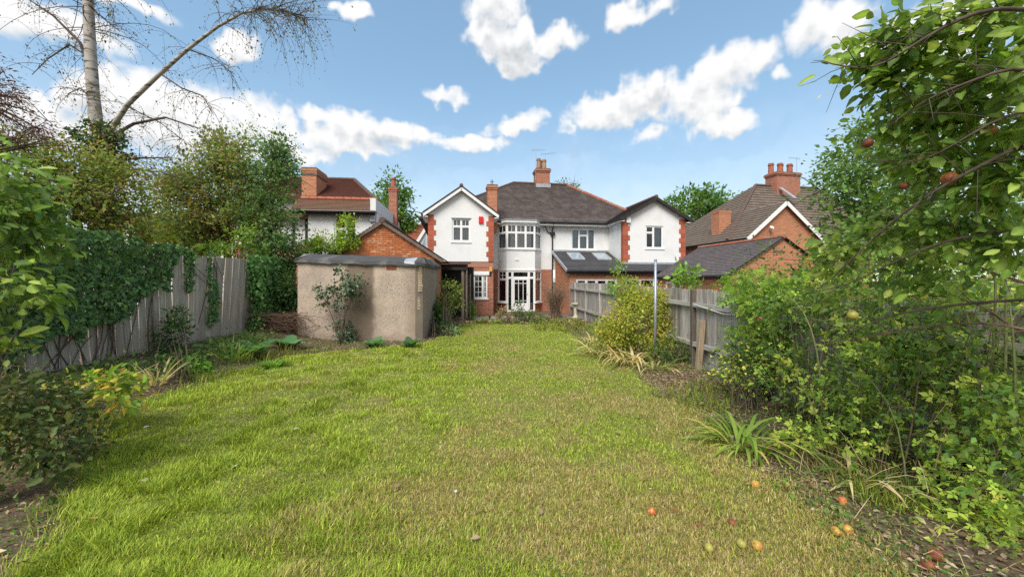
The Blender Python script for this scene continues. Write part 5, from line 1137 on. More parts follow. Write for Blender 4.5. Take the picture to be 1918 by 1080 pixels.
sh('ground_ivy', 'low mixed green plants carpeting the left bank below the clear fence panel', 400, 705, [((-6.4, 8.6, .3), (.7, .9, .1), 1), ((-6.2, 7.4, .25), (.6, .8, .1), 1), ((-6.6, 9.8, .3), (.6, .7, .1), .8), ((-6.5, 6.3, .25), (.6, .7, .12), .8)], 3000, .065, [(2, (.045, .09, .025)), (2, (.07, .125, .03)), (1, (.11, .15, .045))], clumps=120, cr=.14, nst=30, sr=.005, roots=.9, shell=.1, cat='plant')
# dead brushwood heap by the shed
g = gr(520, 645); bw_ = empty('brushwood_heap', V3((at(520, 600, 11.3).x, 11.4, hg(-6.9, 11.4))), 0, 'heap of dead brown twigs between the left fence and shed', 'brushwood'); tb = MB()
for i in range(260):
    a = random.uniform(0, 6.28); p = V3((random.gauss(0, .4), random.gauss(0, .25), random.uniform(.0, .55))); d = V3((math.cos(a), math.sin(a), random.uniform(-.3, .5)))*random.uniform(.2, .5); tb.tube([p-d, p+V3((0, 0, .05)), p+d], [.007, .006, .003], 4)
tb.build('twigs', 'dead_twig', bw_)
# right of the shed
sh('lilac_shrub', 'tall yellow-green shrub between the shed and the lean-to', 835, 628, [E(838, 570, 14.2, .42, .4, .5, 1), E(848, 545, 14.2, .3, .3, .35, .6), E(822, 590, 13.8, .4, .3, .4, .8), E(835, 530, 14.2, .18, .2, .2, .25)], 2600, .075, [(2, (.11, .14, .03)), (2, MG), (1.4, (.22, .22, .05))], clumps=60, cr=.16, nst=26, sr=.012)
sh('pieris_shrub', 'darker leafy shrub hugging the right-hand corner of the shed', 815, 632, [E(812, 595, 13.2, .28, .3, .5, 1), E(826, 615, 13, .35, .3, .25, .8)], 1500, .085, [(2, DG), (2, MG)], clumps=36, cr=.15, nst=16)
sh('ground_cover', 'pale variegated groundcover spilling onto the lawn beside the shed', 845, 632, [E(846, 622, 12.8, .4, .3, .14, 1)], 800, .07, [(2, (.14, .21, .09)), (1, (.25, .3, .18)), (1, MG)], clumps=30, cr=.1, nst=8, cat='plant')
sh('dwarf_conifer', 'small bright green cone-shaped conifer before the brick wall', 884, 597, [E(884, 585, 17.6, .2, .2, .35, 1), E(883, 573, 17.6, .1, .1, .3, .5)], 1500, .06, [(1, (.10, .19, .03)), (1, (.07, .15, .03))], tm='narrow', clumps=44, cr=.06, nst=8, up=.2, droop=-.9, shell=.3, cat='conifer')
# before the bay
rosette('fern_plant', 'pale green fern by the garden door, left of the dried hydrangea', 928, 604, 26, .55, [(1, (.16, .22, .05)), (1, (.1, .16, .04))], tm='frond', up=(.3, 1.3), r0=.06, cat='fern')
sh('dried_hydrangea', 'brown dried flower heads in front of the bay', 950, 607, [E(948, 592, 17.0, .35, .25, .25, 1), E(940, 582, 17, .2, .2, .18, .5)], 900, .06, [(2, (.25, .18, .10)), (1, (.33, .26, .15)), (1, MG)], clumps=30, cr=.1, nst=14, cat='plant')
sh('rose_bush', 'thin upright rose bush in front of the garden door', 972, 606, [E(972, 580, 17.0, .3, .2, .4, 1), E(985, 592, 16.9, .3, .2, .2, .6)], 700, .07, [(2, MG), (1, BG), (.6, OL)], clumps=34, cr=.1, nst=16, sr=.008, shell=.2)
sh('heather_mound', 'rounded yellow-green mound before the right side of the bay', 1000, 606, [E(995, 595, 17.1, .55, .4, .28, 1), E(1012, 600, 16.8, .4, .3, .15, .5)], 2600, .05, [(2, (.14, .16, .03)), (2, MG), (1, (.11, .08, .035))], clumps=60, cr=.1, nst=10, shell=.7)
sh('fern_patch', 'low mixed ferns and leaves edging the lawn before the houses', 940, 612, [E(905, 607, 16.2, .5, .2, .08, 1), E(960, 607, 16.2, .5, .2, .08, 1), E(1010, 606, 16.2, .4, .2, .08, .6)], 1300, .08, [(1, MG), (1, (.18, .2, .06)), (1, (.24, .18, .1))], clumps=50, cr=.1, nst=10, cat='plant')
# bare twiggy bush at the fence's far end
g = gr(1040, 596); tbush = empty('twiggy_bush', g, 0, 'bare brown twiggy bush at the far end of the right fence', 'shrub'); tb = MB(); tip = []
for i in range(95):
    a = random.uniform(0, 6.28); r_ = random.random()**.5; e = V3((math.cos(a)*r_*.85, math.sin(a)*r_*.6, random.uniform(.9, 2.1)*(1-.25*r_))); s0_ = V3((random.gauss(0, .12), random.gauss(0, .1), -.05))
    pth = bez(s0_, V3((e.x*.3, e.y*.3, e.z*.7)), e, 5); tb.tube(pth, [.014, .012, .01, .008, .006, .003], 4)
    for _ in range(4):
        q = random.choice(pth[2:]); d = V3((random.gauss(0, .25), random.gauss(0, .25), random.uniform(.05, .4))); tb.tube([q, q+d*.5, q+d], [.006, .005, .002], 3); tip.append(q+d)
tb.build('branches', 'twig_dry', tbush)
n = len(tip)*2; P = np.array([tuple(g+random.choice(tip)) for _ in range(n)])+RNG.normal(0, .05, (n, 3)); put_leaves(tbush, 'oval', P, unit(RNG.normal(size=(n, 3))), unit(RNG.normal(size=(n, 3))), .05*np.ones(n), pick_cols([(2, (.15, .1, .06)), (1, OL), (1, (.2, .15, .09))], n), origin=np.array(g))
# the big yellow-green shrub
SPI = [(2, (.14, .19, .03)), (3, (.23, .26, .04)), (1.4, (.32, .29, .055)), (.4, (.30, .19, .06))]
sh('spiraea_shrub', 'large yellow-green spiraea bush beside the steel line post', 1195, 672, [E(1185, 600, 9.0, .75, .55, .55, 1.5), E(1215, 570, 9.2, .5, .5, .35, .8), E(1150, 625, 9, .45, .4, .35, .7), E(1235, 630, 8.7, .45, .4, .4, .7), E(1190, 555, 9.2, .4, .3, .25, .4)], 15000, .052, SPI, clumps=190, cr=.17, nst=30, sr=.007, shell=.5, bark='twig_dry', up=.8, roots=.25)
sh('willowherb_shoot', 'tall bright green leafy shoot rising out of the spiraea bush', 1165, 655, [E(1163, 535, 9.4, .3, .2, .22, 1), E(1160, 505, 9.4, .12, .12, .25, .6), E(1180, 560, 9.4, .35, .2, .18, .8)], 800, .085, [(2, (.17, .26, .04)), (1, BG)], tm='narrow', clumps=28, cr=.12, nst=12, sr=.009, cat='plant')
sh('low_shrub', 'low shaded shrub at the foot of the steel line post', 1255, 684, [E(1262, 650, 8.1, .4, .35, .3, 1), E(1235, 665, 8.1, .3, .3, .2, .6)], 1900, .05, [(2, MG), (1, OL), (1, (.16, .16, .04))], clumps=46, cr=.13, nst=16, cat='shrub')
STRAW_P = [(2, (.46, .37, .2)), (1, (.34, .25, .13)), (1.3, (.13, .19, .045))]
for i, (px, py, n, L, lab) in enumerate(((1140, 668, 70, .75, 'dry strap-leaved clump at the left foot of the spiraea'), (1175, 680, 60, .7, 'straw and green strap leaves in front of the spiraea'), (1110, 645, 50, .6, 'strap-leaved clump nearest the pedestal'), (1225, 690, 40, .55, 'straw-coloured leaves round the steel post foot'))):
    rosette('daylily_clump', lab, px, py, n, L, STRAW_P, tm='strap', up=(.5, 2.2), r0=.16, group='dying daylily clumps in the right border', cat='plant')
rosette('daylily_clump', 'large fresh green daylily clump with arching leaves at the lawn edge', 1395, 835, 75, .54, [(3, (.17, .25, .04)), (1, (.1, .17, .03)), (.8, (.33, .3, .09))], tm='strap', up=(.6, 2.4), r0=.12, cat='plant')
rosette('daylily_clump', 'green and straw strap leaves under the brambles', 1610, 905, 26, .42, [(2, (.09, .16, .035)), (1.5, (.42, .34, .19))], tm='strap', up=(.5, 2.5), r0=.12, cat='plant')
plant('laurel_shrub', 'bright laurel showing above the right fence before the outbuilding', 'shrub', (at(1285, 560, 10.5).x, 10.5, .1), [(wc(1288, 512, 10.5), (.3, .3, .3), 1), (wc(1285, 545, 10.5), (.35, .3, .4), .8)], 420, .12, [(2, (.11, .2, .035)), (1, (.17, .27, .05))], clumps=26, cr=.12, nst=14, droop=-.5)
# roses by the fence
ROS = [(3, (.15, .24, .04)), (2, (.21, .29, .05)), (1, (.08, .15, .035))]
sh('climbing_rose', 'tall light green rose bush against the right fence with a pink bloom', 1425, 740, [E(1440, 560, 5.6, .42, .35, .28, 1), E(1400, 545, 5.9, .35, .3, .2, .7), E(1480, 580, 5.4, .4, .3, .3, .8), E(1420, 620, 5.6, .4, .3, .3, .7), E(1470, 650, 5.3, .4, .3, .3, .6)], 2600, .10, ROS, tm='rose', clumps=90, cr=.16, nst=34, sr=.009, bark='cane_green', indiv=60)
sh('privet_bush', 'small-leaved variegated bush with yellow flecks below the pink rose', 1405, 775, [E(1400, 690, 5.3, .34, .3, .3, 1), E(1375, 660, 5.6, .2, .2, .35, .6), E(1440, 700, 5.0, .35, .3, .3, .8), E(1400, 640, 5.6, .2, .2, .25, .4)], 2900, .045, [(2, DG), (2, MG), (1.2, (.36, .34, .07)), (1, YG)], clumps=80, cr=.12, nst=30, sr=.008)
pk = at(1421, 596, 5.35); fl_ = empty('rose_bloom', pk, 0, 'single pink rose bloom on the bush by the right fence', 'flower')
n = 12; th = np.arange(n)*2.4; put_leaves(fl_, 'oval', np.tile(np.array(pk), (n, 1)), unit(np.c_[np.cos(th), np.sin(th)*.5-.7, .5*np.sin(th*1.7)]), unit(np.c_[0*th, -1+0*th, .3+0*th]), .045*np.ones(n), pick_cols([(1, (.62, .06, .14)), (1, (.7, .12, .22))], n), indiv=n, origin=np.array(pk), leafname='petal')
# ================================================================ ivy on the left fence
IVY = [(2, (.028, .066, .02)), (2, (.045, .095, .026)), (1.4, (.07, .125, .034)), (.5, (.11, .17, .05))]
def ivy(name, label, y, z, off, size, pal=IVY, tm='ivy', face=(1, -.35, .45)):
    n = len(y); x = np.array([left_x(v) for v in y])+off; P = np.c_[x, y, z]; b_ = V3((float(x.mean()), float(y.mean()), hg(float(x.mean()), float(y.mean()))))
    root = empty(name, b_, 0, label, 'climber', 'ivy on the left fence')
    Nn = unit(np.array(face)+RNG.normal(0, .38, (n, 3))); A = unit(np.c_[RNG.normal(0, .3, n), RNG.normal(0, .5, n), -.8+RNG.normal(0, .35, n)])
    put_leaves(root, tm, P, A, Nn, size*np.exp(RNG.normal(0, .22, n)), pick_cols(pal, n, .25), 'leaf_glossy', 0, np.array(b_))
    sb = MB()
    for i in range(max(4, n//220)):
        k = RNG.integers(n); p = V3((left_x(y[k])+.02, y[k], hg(left_x(y[k]), y[k])+.02)) if n > 400 else V3((left_x(y[k])+.02, y[k], 2.35)); e = V3((left_x(y[k])+.05, y[k]+random.gauss(0, .3), z[k]))
        sb.tube(bez(p-b_, p.lerp(e, .5)-b_+V3((0, random.gauss(0, .15), 0)), e-b_, 5), .008, 4)
    sb.build('stems', 'bark_brown', root)
N_ = 30000; y = RNG.uniform(2.0, 8.7, N_); z = RNG.uniform(.2, 3.0, N_)
low = np.interp(y, [2, 5.2, 5.8, 6.5, 7.1, 7.7, 7.95, 8.05, 8.7], [.15, .25, .58, .85, 1.1, 1.25, 1.7, 2.3, 2.36])+(vnoise(y, z*0, 3.0, 20)-.5)*.6
top_ = np.interp(y, [2, 5, 6.5, 7.5, 8.3, 8.7], [2.95, 2.8, 2.66, 2.5, 2.42, 2.36])+(vnoise(y, z*0, 2.2, 21)-.5)*.2
k = (z > low) & (z < top_) & (vnoise(y, z, 4.5, 22)+np.clip((z-low)*1.2, 0, .6) > .42); y, z = y[k], z[k]
off = .03+.12*RNG.random(len(y))+.34*vnoise(y, z, 2.3, 23)*vnoise(y, z, 5, 24)+.14*ss((z-2.0)/.5)
ivy('ivy_mantle', 'thick dark ivy smothering the near left fence panels', y, z, off, .075)
for (pxs, pyA, pyB, wd, lab) in ((347, 478, 545, .1, 'short ivy tail hanging at the left of the clear fence panel'), (393, 476, 612, .09, 'long ivy tail trailing down the middle of the clear fence panel'), (403, 530, 600, .1, 'ragged lower ivy tuft on the clear fence panel')):
    n = 240; Yc = 7.4*F/(CX-pxs); y = Yc+RNG.normal(0, wd*.7, n); z = RNG.uniform(EYE-(pyB-HY)/F*Yc, EYE-(pyA-HY)/F*Yc+.1, n); ivy('ivy_tail', lab, y, z, .03+.06*RNG.random(n), .07)
n = 3600; y = RNG.uniform(10.9, 12.9, n); z = RNG.uniform(.4, 2.55, n); k = vnoise(y, z, 3, 25)+.25 > .42; y, z = y[k], z[k]
ivy('ivy_screen', 'lighter ivy covering the fence end beyond the clear panel', y, z, .08+.35*RNG.random(len(y)), .095, [(2, (.05, .115, .03)), (2, (.08, .16, .04)), (1, (.035, .08, .025))])
# ================================================================ left foreground
BUD = [(2, (.06, .105, .028)), (2, (.10, .155, .035)), (1.5, (.16, .215, .05)), (.06, OR_)]
plant('buddleia_bush', 'light green long-leaved bush leaning in at the left edge of the photo', 'shrub', (-4.15, 2.8, hg(-4.15, 2.8)), [E(0, 320, 3.1, .18, .3, .14, .8), E(35, 380, 3.1, .2, .25, .12, .8), E(0, 430, 3.0, .2, .25, .16, 1), E(60, 455, 3.2, .18, .2, .1, .7), E(25, 530, 3.0, .2, .2, .12, 1), E(60, 545, 3.2, .14, .2, .08, .4), E(-60, 480, 2.9, .3, .3, .5, 1.4), E(10, 640, 3.0, .15, .2, .12, .4), E(70, 400, 3.4, .12, .15, .08, .3)],
      1250, .074, BUD, tm=('apple', 'apple_curl'), clumps=100, cr=.09, nst=44, sr=.007, indiv=260, wind=(.45, 0, -.15), up=.7, spread=.08, bark='bark_grey')
sh('hydrangea_bush', 'dark low bush with scattered yellow leaves in the lower left corner', 70, 850, [E(30, 740, 3.4, .35, .3, .14, 1), E(90, 770, 3.5, .3, .3, .14, 1), E(30, 820, 3.1, .35, .3, .18, 1), E(120, 820, 3.6, .25, .3, .13, .7), E(-40, 760, 3, .4, .3, .4, 1), E(90, 850, 3.2, .3, .2, .12, .6)], 2600, .048, [(3, (.045, .065, .022)), (2, (.06, .085, .028)), (1.5, (.10, .10, .04)), (.4, (.2, .18, .05))], tm=('apple', 'apple_curl'), clumps=100, cr=.13, nst=40, sr=.008, indiv=120, bark='straw')
sh('peony_plant', 'plant with yellow and orange autumn leaves below the near ivy', 175, 745, [E(160, 715, 4.3, .25, .25, .07, 1), E(200, 720, 4.4, .2, .2, .06, .7), E(115, 735, 4.1, .2, .2, .07, .6), E(215, 735, 4.2, .2, .2, .1, .5)], 460, .078, [(2, (.15, .19, .035)), (.8, (.30, .26, .05)), (.4, (.32, .18, .05)), (1.5, BG)], tm=('apple', 'apple_curl'), clumps=34, cr=.09, nst=20, sr=.006, indiv=90, bark='straw', cat='plant')
ds = gr(60, 760); dk = empty('dead_stalks', ds, 0, 'pale dead stalks sticking out of the dark bush in the left corner', 'stalks')
for i in range(26):
    p = V3((random.gauss(0, .35), random.gauss(.1, .25), random.uniform(.1, .35))); d = V3((random.gauss(.25, .3), random.gauss(0, .3), random.uniform(.05, .35)))
    MB().tube([p-d, p+V3((0, 0, .04)), p+d], [.006, .005, .003], 5).build('stalk', 'straw', dk)
# ================================================================ right: hedge beyond the fence, brambles, trees
plant('boundary_hedge', 'dark hedge beyond the right fence behind the brambles', 'hedge', (6.2, 6.8, 0), [((6.4, 8.6, 1.2), (1.3, 1.0, 1.2), 1), ((6.2, 6.6, 1.2), (1.2, 1.0, 1.3), 1), ((6.0, 4.4, 1.6), (1.2, 1.0, 1.7), 1.3), ((7.6, 5.6, 1.8), (1.4, 1.0, 1.8), 1.2), ((9.0, 9.2, 1.4), (1.8, 1, 1.6), 1)], 13000, .085, [(2, DG), (2, MG), (1, (.09, .15, .035))], clumps=170, cr=.34, nst=30, sr=.025)
plant('damson_tree', 'dense small-leaved dark green tree behind the apple branches', 'tree', (5.2, 5.3, 0), [E(1620, 310, 5.1, .45, .45, .5, 1), E(1700, 250, 5.2, .6, .5, .6, 1.2), E(1800, 300, 5.4, .8, .6, .8, 1.6), E(1615, 390, 5, .36, .4, .22, .6), E(1890, 230, 5.6, .8, .6, .9, 1.5), E(1680, 400, 5.2, .6, .5, .4, 1), E(1850, 450, 5.4, .8, .5, .5, 1.1), E(1600, 300, 5, .22, .25, .28, .5), E(1640, 440, 4.8, .6, .4, .25, .8), E(1568, 350, 5, .25, .25, .25, .6), E(1760, 400, 5, .6, .5, .5, 1), E(1760, 150, 5.4, .6, .5, .5, .7)],
      15000, .06, [(3, (.085, .145, .04)), (2, (.12, .19, .05)), (1, (.055, .10, .03))], clumps=210, cr=.2, nst=80, sr=.022, trunk=([(5.2, 5.3, 0), (5.25, 5.3, 1.4), (5.5, 5.3, 2.4), (5.7, 5.3, 3.4), (5.9, 5.3, 4.2)], .12, .04), foliage='crown', mt='leaf', wind=(-.3, 0, 0), fork=.3)
BRM = [(1, (.09, .155, .035)), (2, (.16, .24, .04)), (3.2, (.26, .34, .055)), (.5, (.40, .41, .09))]
bb = V3((3.25, 3.7, hg(3.25, 3.7)))
brm = plant('bramble_thicket', 'tangled bramble thicket with yellow-green leaves filling the right border', 'bramble', bb, [E(1560, 650, 4.3, .45, .4, .4, 1), E(1650, 570, 4.2, .5, .4, .35, 1), E(1600, 760, 3.7, .4, .3, .32, 1), E(1700, 690, 3.6, .42, .3, .4, 1.1), E(1800, 800, 3.1, .36, .3, .36, .9), E(1850, 650, 3.2, .3, .3, .4, .9), E(1700, 840, 3.2, .32, .25, .16, .6), E(1880, 900, 2.6, .25, .2, .15, .7), E(1800, 960, 2.7, .3, .2, .06, .5), E(1900, 1000, 2.4, .2, .2, .07, .4), E(1530, 560, 4.7, .35, .3, .3, .6), E(1535, 820, 3.7, .28, .25, .16, .6), E(1900, 760, 2.7, .2, .2, .3, .5), E(1620, 520, 4.4, .55, .35, .25, 1), E(1760, 540, 3.9, .45, .35, .3, 1), E(1880, 560, 3.3, .3, .3, .35, .8), E(1640, 660, 4.0, .4, .3, .35, .8), E(1780, 680, 3.5, .4, .3, .3, .8)],
      5200, .10, BRM, tm='trifoliate', clumps=260, cr=.14, nst=70, sr=.005, indiv=290, bark='cane_green', spread=.1, shell=.2, roots=.8)
def cane(root, o_, pts, r, mt='cane_green', name='cane'):
    P_ = [V3(wc(*p))-V3(o_) for p in pts]; Q_ = []
    for i in range(len(P_)-1):
        for t_ in (0, .5): Q_.append(P_[i].lerp(P_[i+1], t_))
    Q_.append(P_[-1]); k = len(Q_)
    for _ in range(2): Q_ = [Q_[0]]+[(Q_[i-1]+Q_[i]*2+Q_[i+1])/4 for i in range(1, k-1)]+[Q_[-1]]
    return MB().tube(Q_, [r*(1-.6*i/(k-1)) for i in range(k)], 6).build(name, mt, root, smooth=True)
for pts, r in (([(1842, 900, 2.9), (1855, 720, 2.9), (1868, 560, 2.9), (1862, 400, 2.9), (1850, 320, 2.9)], .011), ([(1872, 900, 2.8), (1884, 700, 2.8), (1886, 540, 2.8), (1880, 430, 2.8)], .012), ([(1900, 880, 2.7), (1905, 680, 2.7), (1890, 560, 2.7)], .011), ([(1825, 880, 3), (1832, 700, 3), (1815, 560, 3), (1760, 500, 3.1)], .009), ([(1870, 880, 2.9), (1840, 760, 2.9), (1850, 640, 2.9), (1910, 580, 2.8)], .009),
               ([(1540, 830, 4.1), (1540, 700, 4.1), (1522, 610, 4.2), (1490, 555, 4.4), (1450, 550, 4.6)], .012), ([(1560, 860, 3.6), (1525, 760, 3.7), (1495, 710, 3.8)], .008), ([(1760, 880, 3.2), (1770, 760, 3.2), (1740, 640, 3.3), (1680, 560, 3.5)], .009), ([(1640, 860, 3.5), (1660, 740, 3.5), (1720, 640, 3.5), (1800, 600, 3.4)], .008), ([(1700, 930, 3.1), (1690, 800, 3.2), (1640, 700, 3.4), (1560, 680, 3.6)], .007)):
    cane(brm, bb, pts, r)
sk = empty('dry_stalks', gr(1680, 930), 0, 'pale dry stalks and dead stems at the bramble foot', 'stalks')
for i in range(46):
    p = V3((random.gauss(0, .45), random.gauss(.2, .5), random.uniform(.02, .3))); d = V3((random.gauss(0, .14), random.gauss(0, .12), random.uniform(-.03, .14)))
    MB().tube([p-d, p+V3((0, 0, .03)), p+d], [.0024, .002, .001], 4).build('stalk', 'straw', sk)
plant('mock_orange_shrub', 'fine-leaved light green shrub covering the near right fence behind the bramble canes', 'shrub', (3.6, 4.3, .05), [((3.55, 5.0, 1.3), (.3, .45, .5), 1), ((3.6, 4.4, 1.45), (.3, .45, .55), 1.2), ((3.65, 3.7, 1.5), (.3, .45, .6), 1.2), ((3.7, 3.1, 1.4), (.3, .4, .6), 1.2), ((3.5, 4.4, .6), (.3, .6, .45), 1), ((3.5, 3.5, .7), (.35, .6, .5), 1.1), ((3.45, 2.7, .9), (.3, .4, .6), .8)],
      6500, .05, [(2, (.06, .105, .03)), (3, (.09, .15, .035)), (1, (.15, .21, .045))], clumps=240, cr=.15, nst=60, sr=.008, roots=.85, shell=.3, indiv=0, bark='twig_dry')
# apple tree leaning in from the right
ab_ = V3((3.75, 2.3, hg(3.75, 2.3)))
APP = [(1, (.055, .095, .025)), (3, (.10, .155, .033)), (2.5, (.145, .205, .042)), (.7, (.2, .25, .07)), (.05, (.42, .36, .08))]
apl = plant('apple_tree', 'apple tree whose leafy branches hang in from the right', 'tree', ab_, [E(1660, 110, 2.30, .13, .2, .1, .7), E(1720, 60, 2.15, .2, .25, .13, 1), E(1820, 60, 2.05, .2, .25, .15, 1.1), E(1900, 110, 1.95, .2, .25, .2, 1.2), E(1690, 170, 2.25, .17, .2, .12, .8), E(1780, 190, 2.25, .2, .25, .16, 1.1), E(1880, 240, 2.15, .2, .25, .17, 1.1), E(1650, 250, 2.45, .12, .2, .1, .45), E(1745, 300, 2.35, .2, .2, .13, .9), E(1850, 340, 2.25, .2, .2, .14, .9), E(1690, 390, 2.55, .16, .2, .1, .6), E(1790, 430, 2.45, .2, .2, .12, .8), E(1890, 440, 2.25, .18, .2, .15, .8), E(1620, 480, 2.75, .2, .2, .08, .6), E(1600, 560, 3.2, .3, .25, .12, .5), E(1750, 590, 3.0, .3, .25, .12, .5), E(1860, 520, 2.6, .25, .2, .14, .6), E(1550, 480, 2.85, .16, .15, .08, .6), E(1640, 430, 2.75, .18, .2, .1, .6), E(1720, 510, 2.75, .2, .2, .09, .6), E(1600, 105, 2.35, .08, .12, .09, .25), E(1600, 190, 2.35, .06, .1, .05, .12), E(1960, 200, 2.05, .2, .3, .6, 1.2)],
      3800, .064, APP, tm=('apple', 'apple_curl', 'apple_flat'), clumps=230, cr=.1, nst=0, foliage='crown', indiv=300, wind=(-.55, -.1, -.2), up=.6, shell=.15, outward=.3)
tb_ = MB(); tb_.tube([(0, 0, -.1), (.02, 0, .7), (-.05, .02, 1.4), (.0, 0, 2.0), (-.05, -.05, 2.7), (-.1, -.1, 3.4)], [.11, .095, .085, .07, .05, .03], 10); tb_.build('trunk', 'bark_grey', apl, smooth=True)
TP = [tuple(ab_+V3(q)) for q in ((-.02, 0, 1.2), (-.03, 0, 1.6), (.0, 0, 2.0), (-.03, -.03, 2.4), (-.05, -.05, 2.7), (-.08, -.08, 3.1))]
def abranch(k, pts, r, name='branch', mt='bark_brown'):
    P_ = [V3(TP[k])-ab_]+[V3(wc(*p))-ab_ for p in pts]; Q_ = []
    for i in range(len(P_)-1):
        for t_ in (0, .33, .67): Q_.append(P_[i].lerp(P_[i+1], t_))
    Q_.append(P_[-1]); kk = len(Q_)
    for _ in range(3): Q_ = [Q_[0]]+[(Q_[i-1]+Q_[i]*2+Q_[i+1])/4 for i in range(1, kk-1)]+[Q_[-1]]
    b_ = MB(); b_.tube(Q_, [r*(1-.75*i/(kk-1)) for i in range(kk)], 7)
    for i in range(3, kk):
        for _ in range(2):
            d = V3((random.gauss(-.05, .09), random.gauss(0, .09), random.gauss(.02, .09))); b_.tube([Q_[i], Q_[i]+d*.6+V3((0, 0, .01)), Q_[i]+d*1.3], [.0024, .002, .001], 4)
    return b_.build(name, mt, apl, smooth=True)
abranch(3, [(1918, 262, 2.00), (1860, 300, 2.05), (1780, 338, 2.10), (1700, 392, 2.25), (1640, 440, 2.40), (1560, 520, 2.60)], 0.0140)
abranch(5, [(1900, 0, 1.80), (1792, 35, 1.85), (1710, 85, 1.95), (1635, 135, 2.05), (1560, 120, 2.10)], 0.0126)
abranch(2, [(1918, 430, 2.20), (1800, 440, 2.30), (1690, 480, 2.45), (1600, 530, 2.60), (1535, 545, 2.70)], 0.0112)
abranch(4, [(1918, 110, 1.80), (1830, 150, 1.90), (1740, 180, 2.00), (1660, 240, 2.15)], 0.0112)
abranch(4, [(1930, 200, 1.90), (1850, 230, 1.95), (1760, 290, 2.05), (1690, 310, 2.20)], 0.0098)
abranch(1, [(1918, 560, 2.30), (1780, 570, 2.50), (1650, 590, 2.80), (1540, 650, 3.00)], .012); abranch(0, [(1918, 610, 2.40), (1800, 600, 2.60), (1660, 625, 2.90), (1570, 640, 3.10)], .011, 'dead_branch', 'twig_dry'); abranch(0, [(1918, 640, 2.40), (1840, 560, 2.60), (1720, 550, 2.90), (1620, 560, 3.10)], .01, 'dead_branch', 'twig_dry'); abranch(1, [(1918, 540, 2.40), (1800, 480, 2.60), (1650, 470, 3.00), (1560, 420, 3.30)], .011, 'dead_branch', 'twig_dry')
# ================================================================ apples, windfalls and fallen leaves
def apple_mesh(mt):
    n = 12; prof = []
    for i in range(9):
        a = math.pi*i/8; r = math.sin(a)*(1+.05*math.cos(a)); z = -math.cos(a)*.9
        if i == 0: r, z = .02, -.78
        if i == 1: r, z = .3, -.9
        if i == 8: r, z = .02, .62
        if i == 7: r, z = .4, .86
        prof.append((r, z))
    return MB().lathe(prof, n).mesh('apple', mt, True)
AM = {k: apple_mesh(k) for k in ('apple_yellow', 'apple_red', 'apple_brown', 'apple_green')}
stalk_me = MB().tube([(0, 0, .6), (.05, 0, 1.0), (.15, .05, 1.3)], .05, 5).mesh('stalk', 'bark_brown')
def apple(px, py, mt, r, label, group, Y=None):
    p = gr(px, py) if Y is None else at(px, py, Y)
    if Y is None: p.z += r*.7+.012
    o = place('apple', AM[mt], None, p, (random.uniform(-1.2, 1.2) if Y is None else random.uniform(-.2, .2), random.uniform(-.8, .8) if Y is None else 0, random.uniform(0, 6)), (r, r, r)); tag(o, label, 'apple', group)
    place('stalk', stalk_me, o)
WF = 'windfall apples on the ground'; HA = 'apples hanging in the tree'
for a in ((1415, 914, 'apple_yellow', .034, 'yellow and red windfall apple at the lawn edge below the daylily'), (1221, 966, 'apple_red', .034, 'lone orange-red windfall apple nearest the middle of the lawn'), (1578, 947, 'apple_red', .036, 'orange-red windfall apple under the bramble strap leaves'),
          (1566, 1004, 'apple_yellow', .033, 'left one of a touching pair of yellow windfall apples'), (1588, 1001, 'apple_yellow', .034, 'right one of a touching pair of yellow windfall apples'), (1389, 1027, 'apple_green', .032, 'greenish-yellow windfall apple with a scar, left of the red-flushed one'),
          (1418, 1031, 'apple_yellow', .034, 'red-flushed yellow windfall apple right of the greenish ones'), (1328, 1035, 'apple_green', .03, 'small green-yellow windfall apple lowest on the lawn'), (1752, 1050, 'apple_brown', .038, 'upper one of two rotten brown apples in the right corner'), (1738, 1068, 'apple_brown', .034, 'lower one of two rotten brown apples in the right corner'),
          (1371, 985, 'apple_brown', .026, 'shrivelled brown windfall apple on the lawn above the yellow ones'), (1266, 963, 'apple_brown', .018, 'tiny dark shrivelled apple right of the lone orange one'), (1310, 990, 'apple_brown', .018, 'tiny brown shrivelled apple between the lawn windfalls')):
    apple(*a, WF)
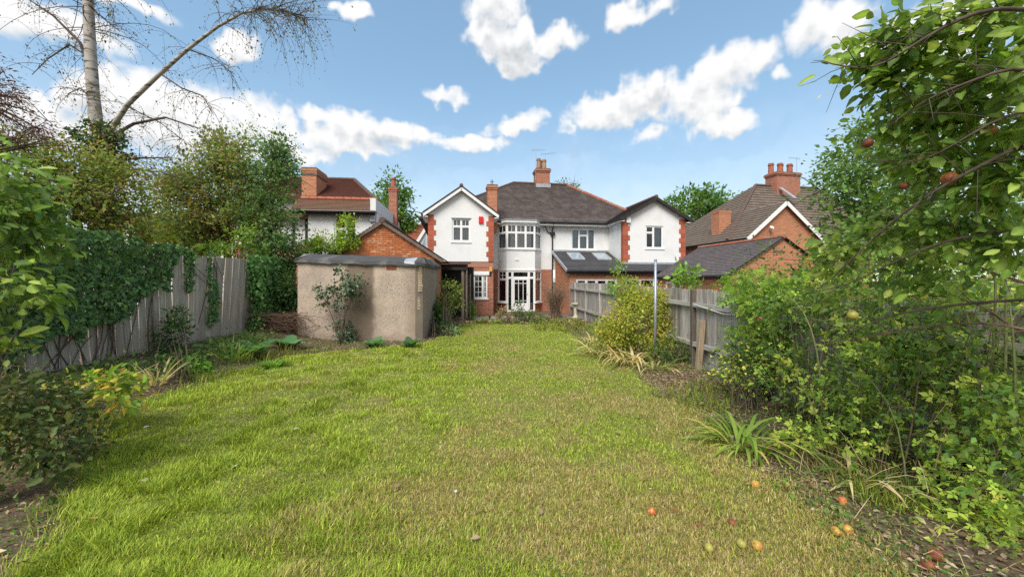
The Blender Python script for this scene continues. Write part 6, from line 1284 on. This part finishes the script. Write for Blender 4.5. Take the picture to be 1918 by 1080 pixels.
for a in ((1778, 334, 'apple_red', .042, 'orange-red apple hanging on the long middle branch', 2.25), (1693, 348, 'apple_brown', .026, 'small brown apple hanging left of the orange one', 2.4), (1856, 244, 'apple_yellow', .028, 'yellow-brown apple hanging high at the right', 2.1), (1597, 590, 'apple_green', .034, 'green-yellow apple hanging low over the brambles', 2.7), (1625, 268, 'apple_brown', .03, 'russet shrivelled apple at the outer edge of the tree', 2.35)):
    apple(*a[:5], HA, a[5])
fl = [(120, 934, (.55, .50, .42)), (275, 912, (.5, .46, .4)), (163, 985, (.52, .32, .18)), (447, 880, (.55, .52, .45)), (385, 871, (.55, .55, .4)), (150, 900, (.5, .45, .36)), (280, 805, (.5, .5, .4)), (550, 812, (.5, .47, .4)), (852, 934, (.6, .6, .6)), (740, 925, (.3, .2, .12)), (663, 748, (.28, .2, .13)), (1010, 965, (.35, .25, .15)), (1160, 820, (.3, .22, .14)), (395, 755, (.5, .3, .16)), (900, 1020, (.4, .3, .2)), (60, 1050, (.4, .33, .25)), (30, 930, (.42, .36, .28)), (1230, 700, (.42, .36, .28))]
FLW = ['lying at the lower left lawn corner', 'on the grass right of the left corner soil', 'low in the left corner', 'in the long grass left of the lawn middle', 'beside another in the long left grass', 'at the edge of the left bush', 'near the left lawn edge above the dark bush', 'on the upper left part of the lawn', 'standing out bright in the middle of the near lawn', 'in the middle lawn left of the bright one', 'on the lawn before the shed', 'on the dry near lawn', 'on the lawn towards the daylily', 'at the left lawn edge by the bank', 'at the bottom of the photo, middle', 'at the bottom of the photo, far left', 'on the soil under the left bush', 'on the bare soil by the timber stake']
for i, (px, py, c) in enumerate(fl):
    p = gr(px, py); V, Fc = TM['apple']; me = raw_mesh('fallen_leaf', V, Fc, 'dry', np.repeat(np.array([c]), len(V), 0))
    lab = '%s fallen leaf %s' % ('whitish curled' if sum(c) > 1.35 else 'pale buff' if sum(c) > 1.05 else 'brown', FLW[i])
    o = place('fallen_leaf', me, None, p+V3((0, 0, .055 if lawn_edge(p.x, p.y) > 0 else .03)), (random.gauss(0, .2), random.gauss(0, .2), random.uniform(0, 6)), (.04 if px == 852 else .07,)*3); tag(o, lab, 'leaf', 'fallen leaves on the lawn')
